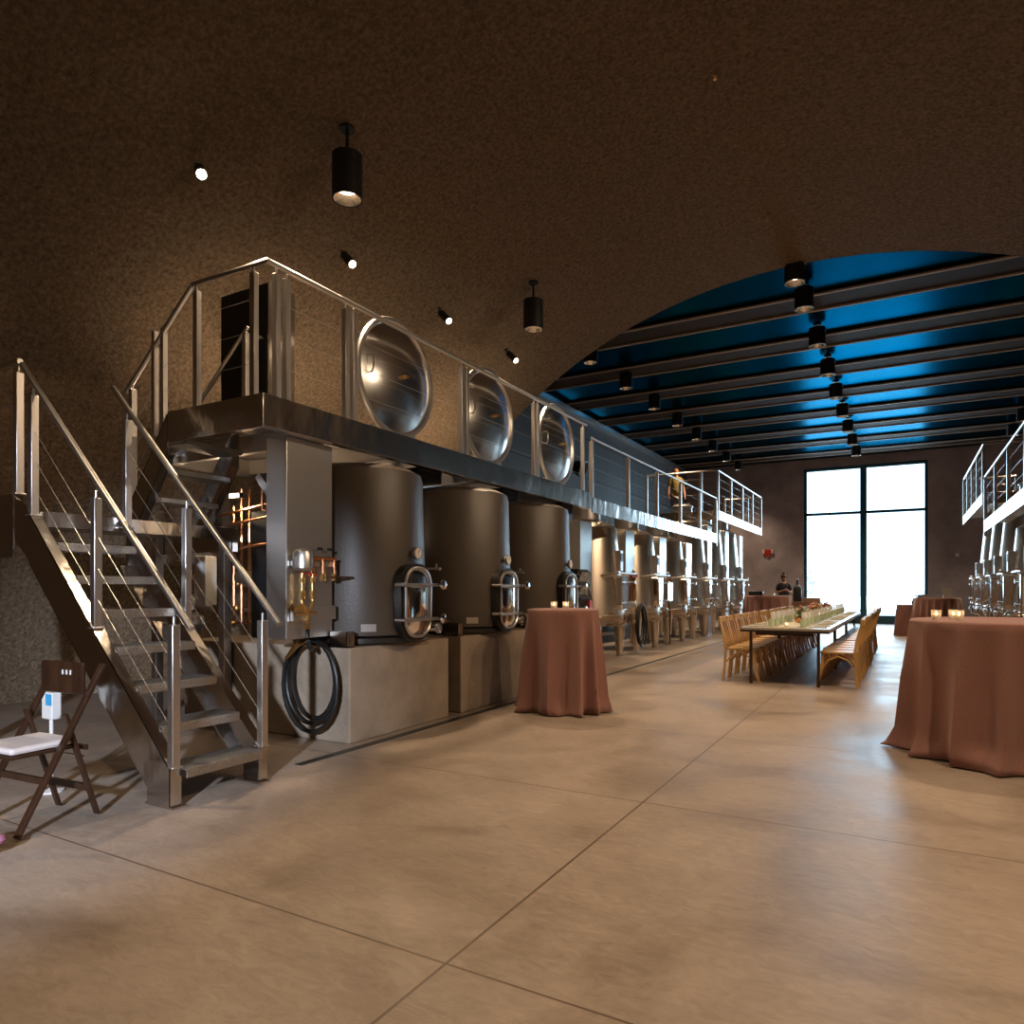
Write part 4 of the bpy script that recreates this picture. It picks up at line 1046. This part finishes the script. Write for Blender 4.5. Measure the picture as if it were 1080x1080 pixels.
# ------------------------------------------------------------------ people
def skin_mesh(name, nodes, edges, m, parent, root=0, sub=1):
    me = bpy.data.meshes.new(name); me.from_pydata([n[:3] for n in nodes], edges, [])
    o = bpy.data.objects.new(name, me); C.objects.link(o); o.parent = parent
    md = o.modifiers.new('skin', 'SKIN'); md.use_smooth_shade = True
    sv = me.skin_vertices[0].data
    for i, n in enumerate(nodes): sv[i].radius = (n[3], n[4] if len(n) > 4 else n[3]); sv[i].use_root = (i == root)
    ss = o.modifiers.new('sub', 'SUBSURF'); ss.levels = sub; ss.render_levels = sub
    me.materials.append(M_[m]); return o
def person(label, loc, rz, top, bottom, hairm, bald=False, arms='side'):
    t = thing('person', label, 'person', loc, rz)
    N = [(0, 0, .95, .12, .15), (0, 0, 1.12, .10, .13), (0, 0, 1.30, .11, .16), (0, 0, 1.42, .07, .10), (0, 0, 1.50, .05), (0.005, 0, 1.56, .065), (.01, 0, 1.64, .085), (.0, 0, 1.70, .07)]
    Eg = [(i, i+1) for i in range(7)]
    for s_ in (-1, 1):
        b = len(N)
        if arms == 'side': A = [(0, s_*.18, 1.40, .05), (0.0, s_*.24, 1.12, .04), (.08, s_*.25, .90, .028), (.10, s_*.25, .85, .022, .035)]
        else: A = [(0, s_*.17, 1.40, .05), (.03, s_*.22, 1.15, .04), (.24, s_*.08, 1.22, .028), (.29, s_*.03, 1.24, .022, .035)]
        N += A; Eg += [(3, b), (b, b+1), (b+1, b+2), (b+2, b+3)]
        dirv = (Vector(A[3][:3])-Vector(A[2][:3])).normalized(); sd = Vector((0, 0, 1)) if arms != 'side' else Vector((1, 0, 0))
        for q in range(4):
            o_ = Vector(A[3][:3])+dirv*.04+sd*(q-1.5)*.019
            N.append((*o_, .009)); Eg.append((b+3, len(N)-1))
            e_ = o_+dirv*(.035+.008*(q in (1, 2)))+Vector((0, -s_*.008, 0)); N.append((*e_, .008)); Eg.append((len(N)-2, len(N)-1))
        o_ = Vector(A[3][:3])+sd*.035+dirv*.01; N.append((*o_, .010)); Eg.append((b+3, len(N)-1))
        b = len(N)
        N += [(0, s_*.09, .86, .09), (.01, s_*.10, .48, .06), (-.01, s_*.10, .10, .04), (.03, s_*.10, .05, .04), (.14, s_*.11, .035, .03)]
        Eg += [(0, b), (b, b+1), (b+1, b+2), (b+2, b+3), (b+3, b+4)]
    body = skin_mesh('body', N, Eg, 'skin', t)
    MB().ball((.095, 0, 1.625), .014, 8, (1.2, .8, 1)).obj('nose', 'skin', body)
    for s_ in (-1, 1):
        MB().ball((.085, s_*.03, 1.65), .010, 8).obj('eye', 'black', body)
        MB().ball((.0, s_*.085, 1.63), .022, 8, (.8, .4, 1.2)).obj('ear', 'skin', body)
    MB().ball((.086, 0, 1.585), .02, 8, (.4, 1, .35)).obj('mouth', 'petal', body)
    sh = [(0, 0, .84, .15, .19), (0, 0, 1.10, .145, .18), (0, 0, 1.30, .13, .18), (0, 0, 1.43, .085, .12), (0, 0, 1.475, .06)]
    se = [(0, 1), (1, 2), (2, 3), (3, 4)]
    for s_ in (-1, 1):
        b = len(sh)
        if arms == 'side': sh += [(0, s_*.18, 1.40, .065), (0, s_*.225, 1.20, .058)]
        else: sh += [(0, s_*.17, 1.40, .065), (.02, s_*.21, 1.20, .055)]
        se += [(3, b), (b, b+1)]
    skin_mesh('shirt', sh, se, top, t)
    pn = [(0, 0, 1.0, .14, .175)]; pe = []
    for s_ in (-1, 1):
        b = len(pn); pn += [(0, s_*.09, .86, .105), (.01, s_*.10, .52, .085)]; pe += [(0, b), (b, b+1)]
    skin_mesh('shorts', pn, pe, bottom, t)
    MB().ball((-.012, 0, 1.668), .093, 16, (1, .95, .98) if not bald else (.96, .93, .95)).obj('hair', hairm, t)
    if not bald: MB().ball((-.03, 0, 1.78), .045, 12).obj('hair_bun', hairm, t)
    return t
person('man with short ginger hair in olive shirt and grey shorts on the raised left catwalk', (-6.15, 21.2, 3.26), math.radians(-60), 'olive', 'greyc', 'ginger', True)
person('person in black top with dark bun and raised hands behind the far bar table', (-3.35, 23.6, 0), math.radians(-70), 'navy', 'navy', 'hair', False, 'up')
# trees outside, faint behind the glare
def shrub(x, y, h, seed, label):
    t = thing('shrub', label, 'shrub', (x, y, -.05)); rnd = random.Random(seed); lf = MB()
    MB().cyl((0, 0, 0), (0, 0, h*.5), .05, .02, 8).obj('stem', 'walnut', t)
    for i in range(500):
        d = Vector((rnd.gauss(0, 1), rnd.gauss(0, 1), rnd.gauss(0, 1))).normalized()*rnd.uniform(.4, 1)
        p = Vector((d.x*h*.5, d.y*h*.5, h*.55+d.z*h*.45)); s_ = .06
        a = Vector((rnd.uniform(-1, 1), rnd.uniform(-1, 1), rnd.uniform(-1, 1))).normalized(); b = a.orthogonal().normalized()
        lf.add([p-a*s_*2, p+b*s_*.6, p+a*s_*2, p-b*s_*.6], [(0, 1, 2), (0, 2, 3)])
    lf.obj('foliage', 'olivel', t)
M_['olivel'] = mat('pale_olive_leaf', (0.45, 0.48, 0.40), 0.8)
shrub(-4.6, 34, 2.6, 1, 'pale shrub outside behind the left window pane')
shrub(1.4, 40, 1.4, 2, 'small pale shrub outside behind the right window pane')
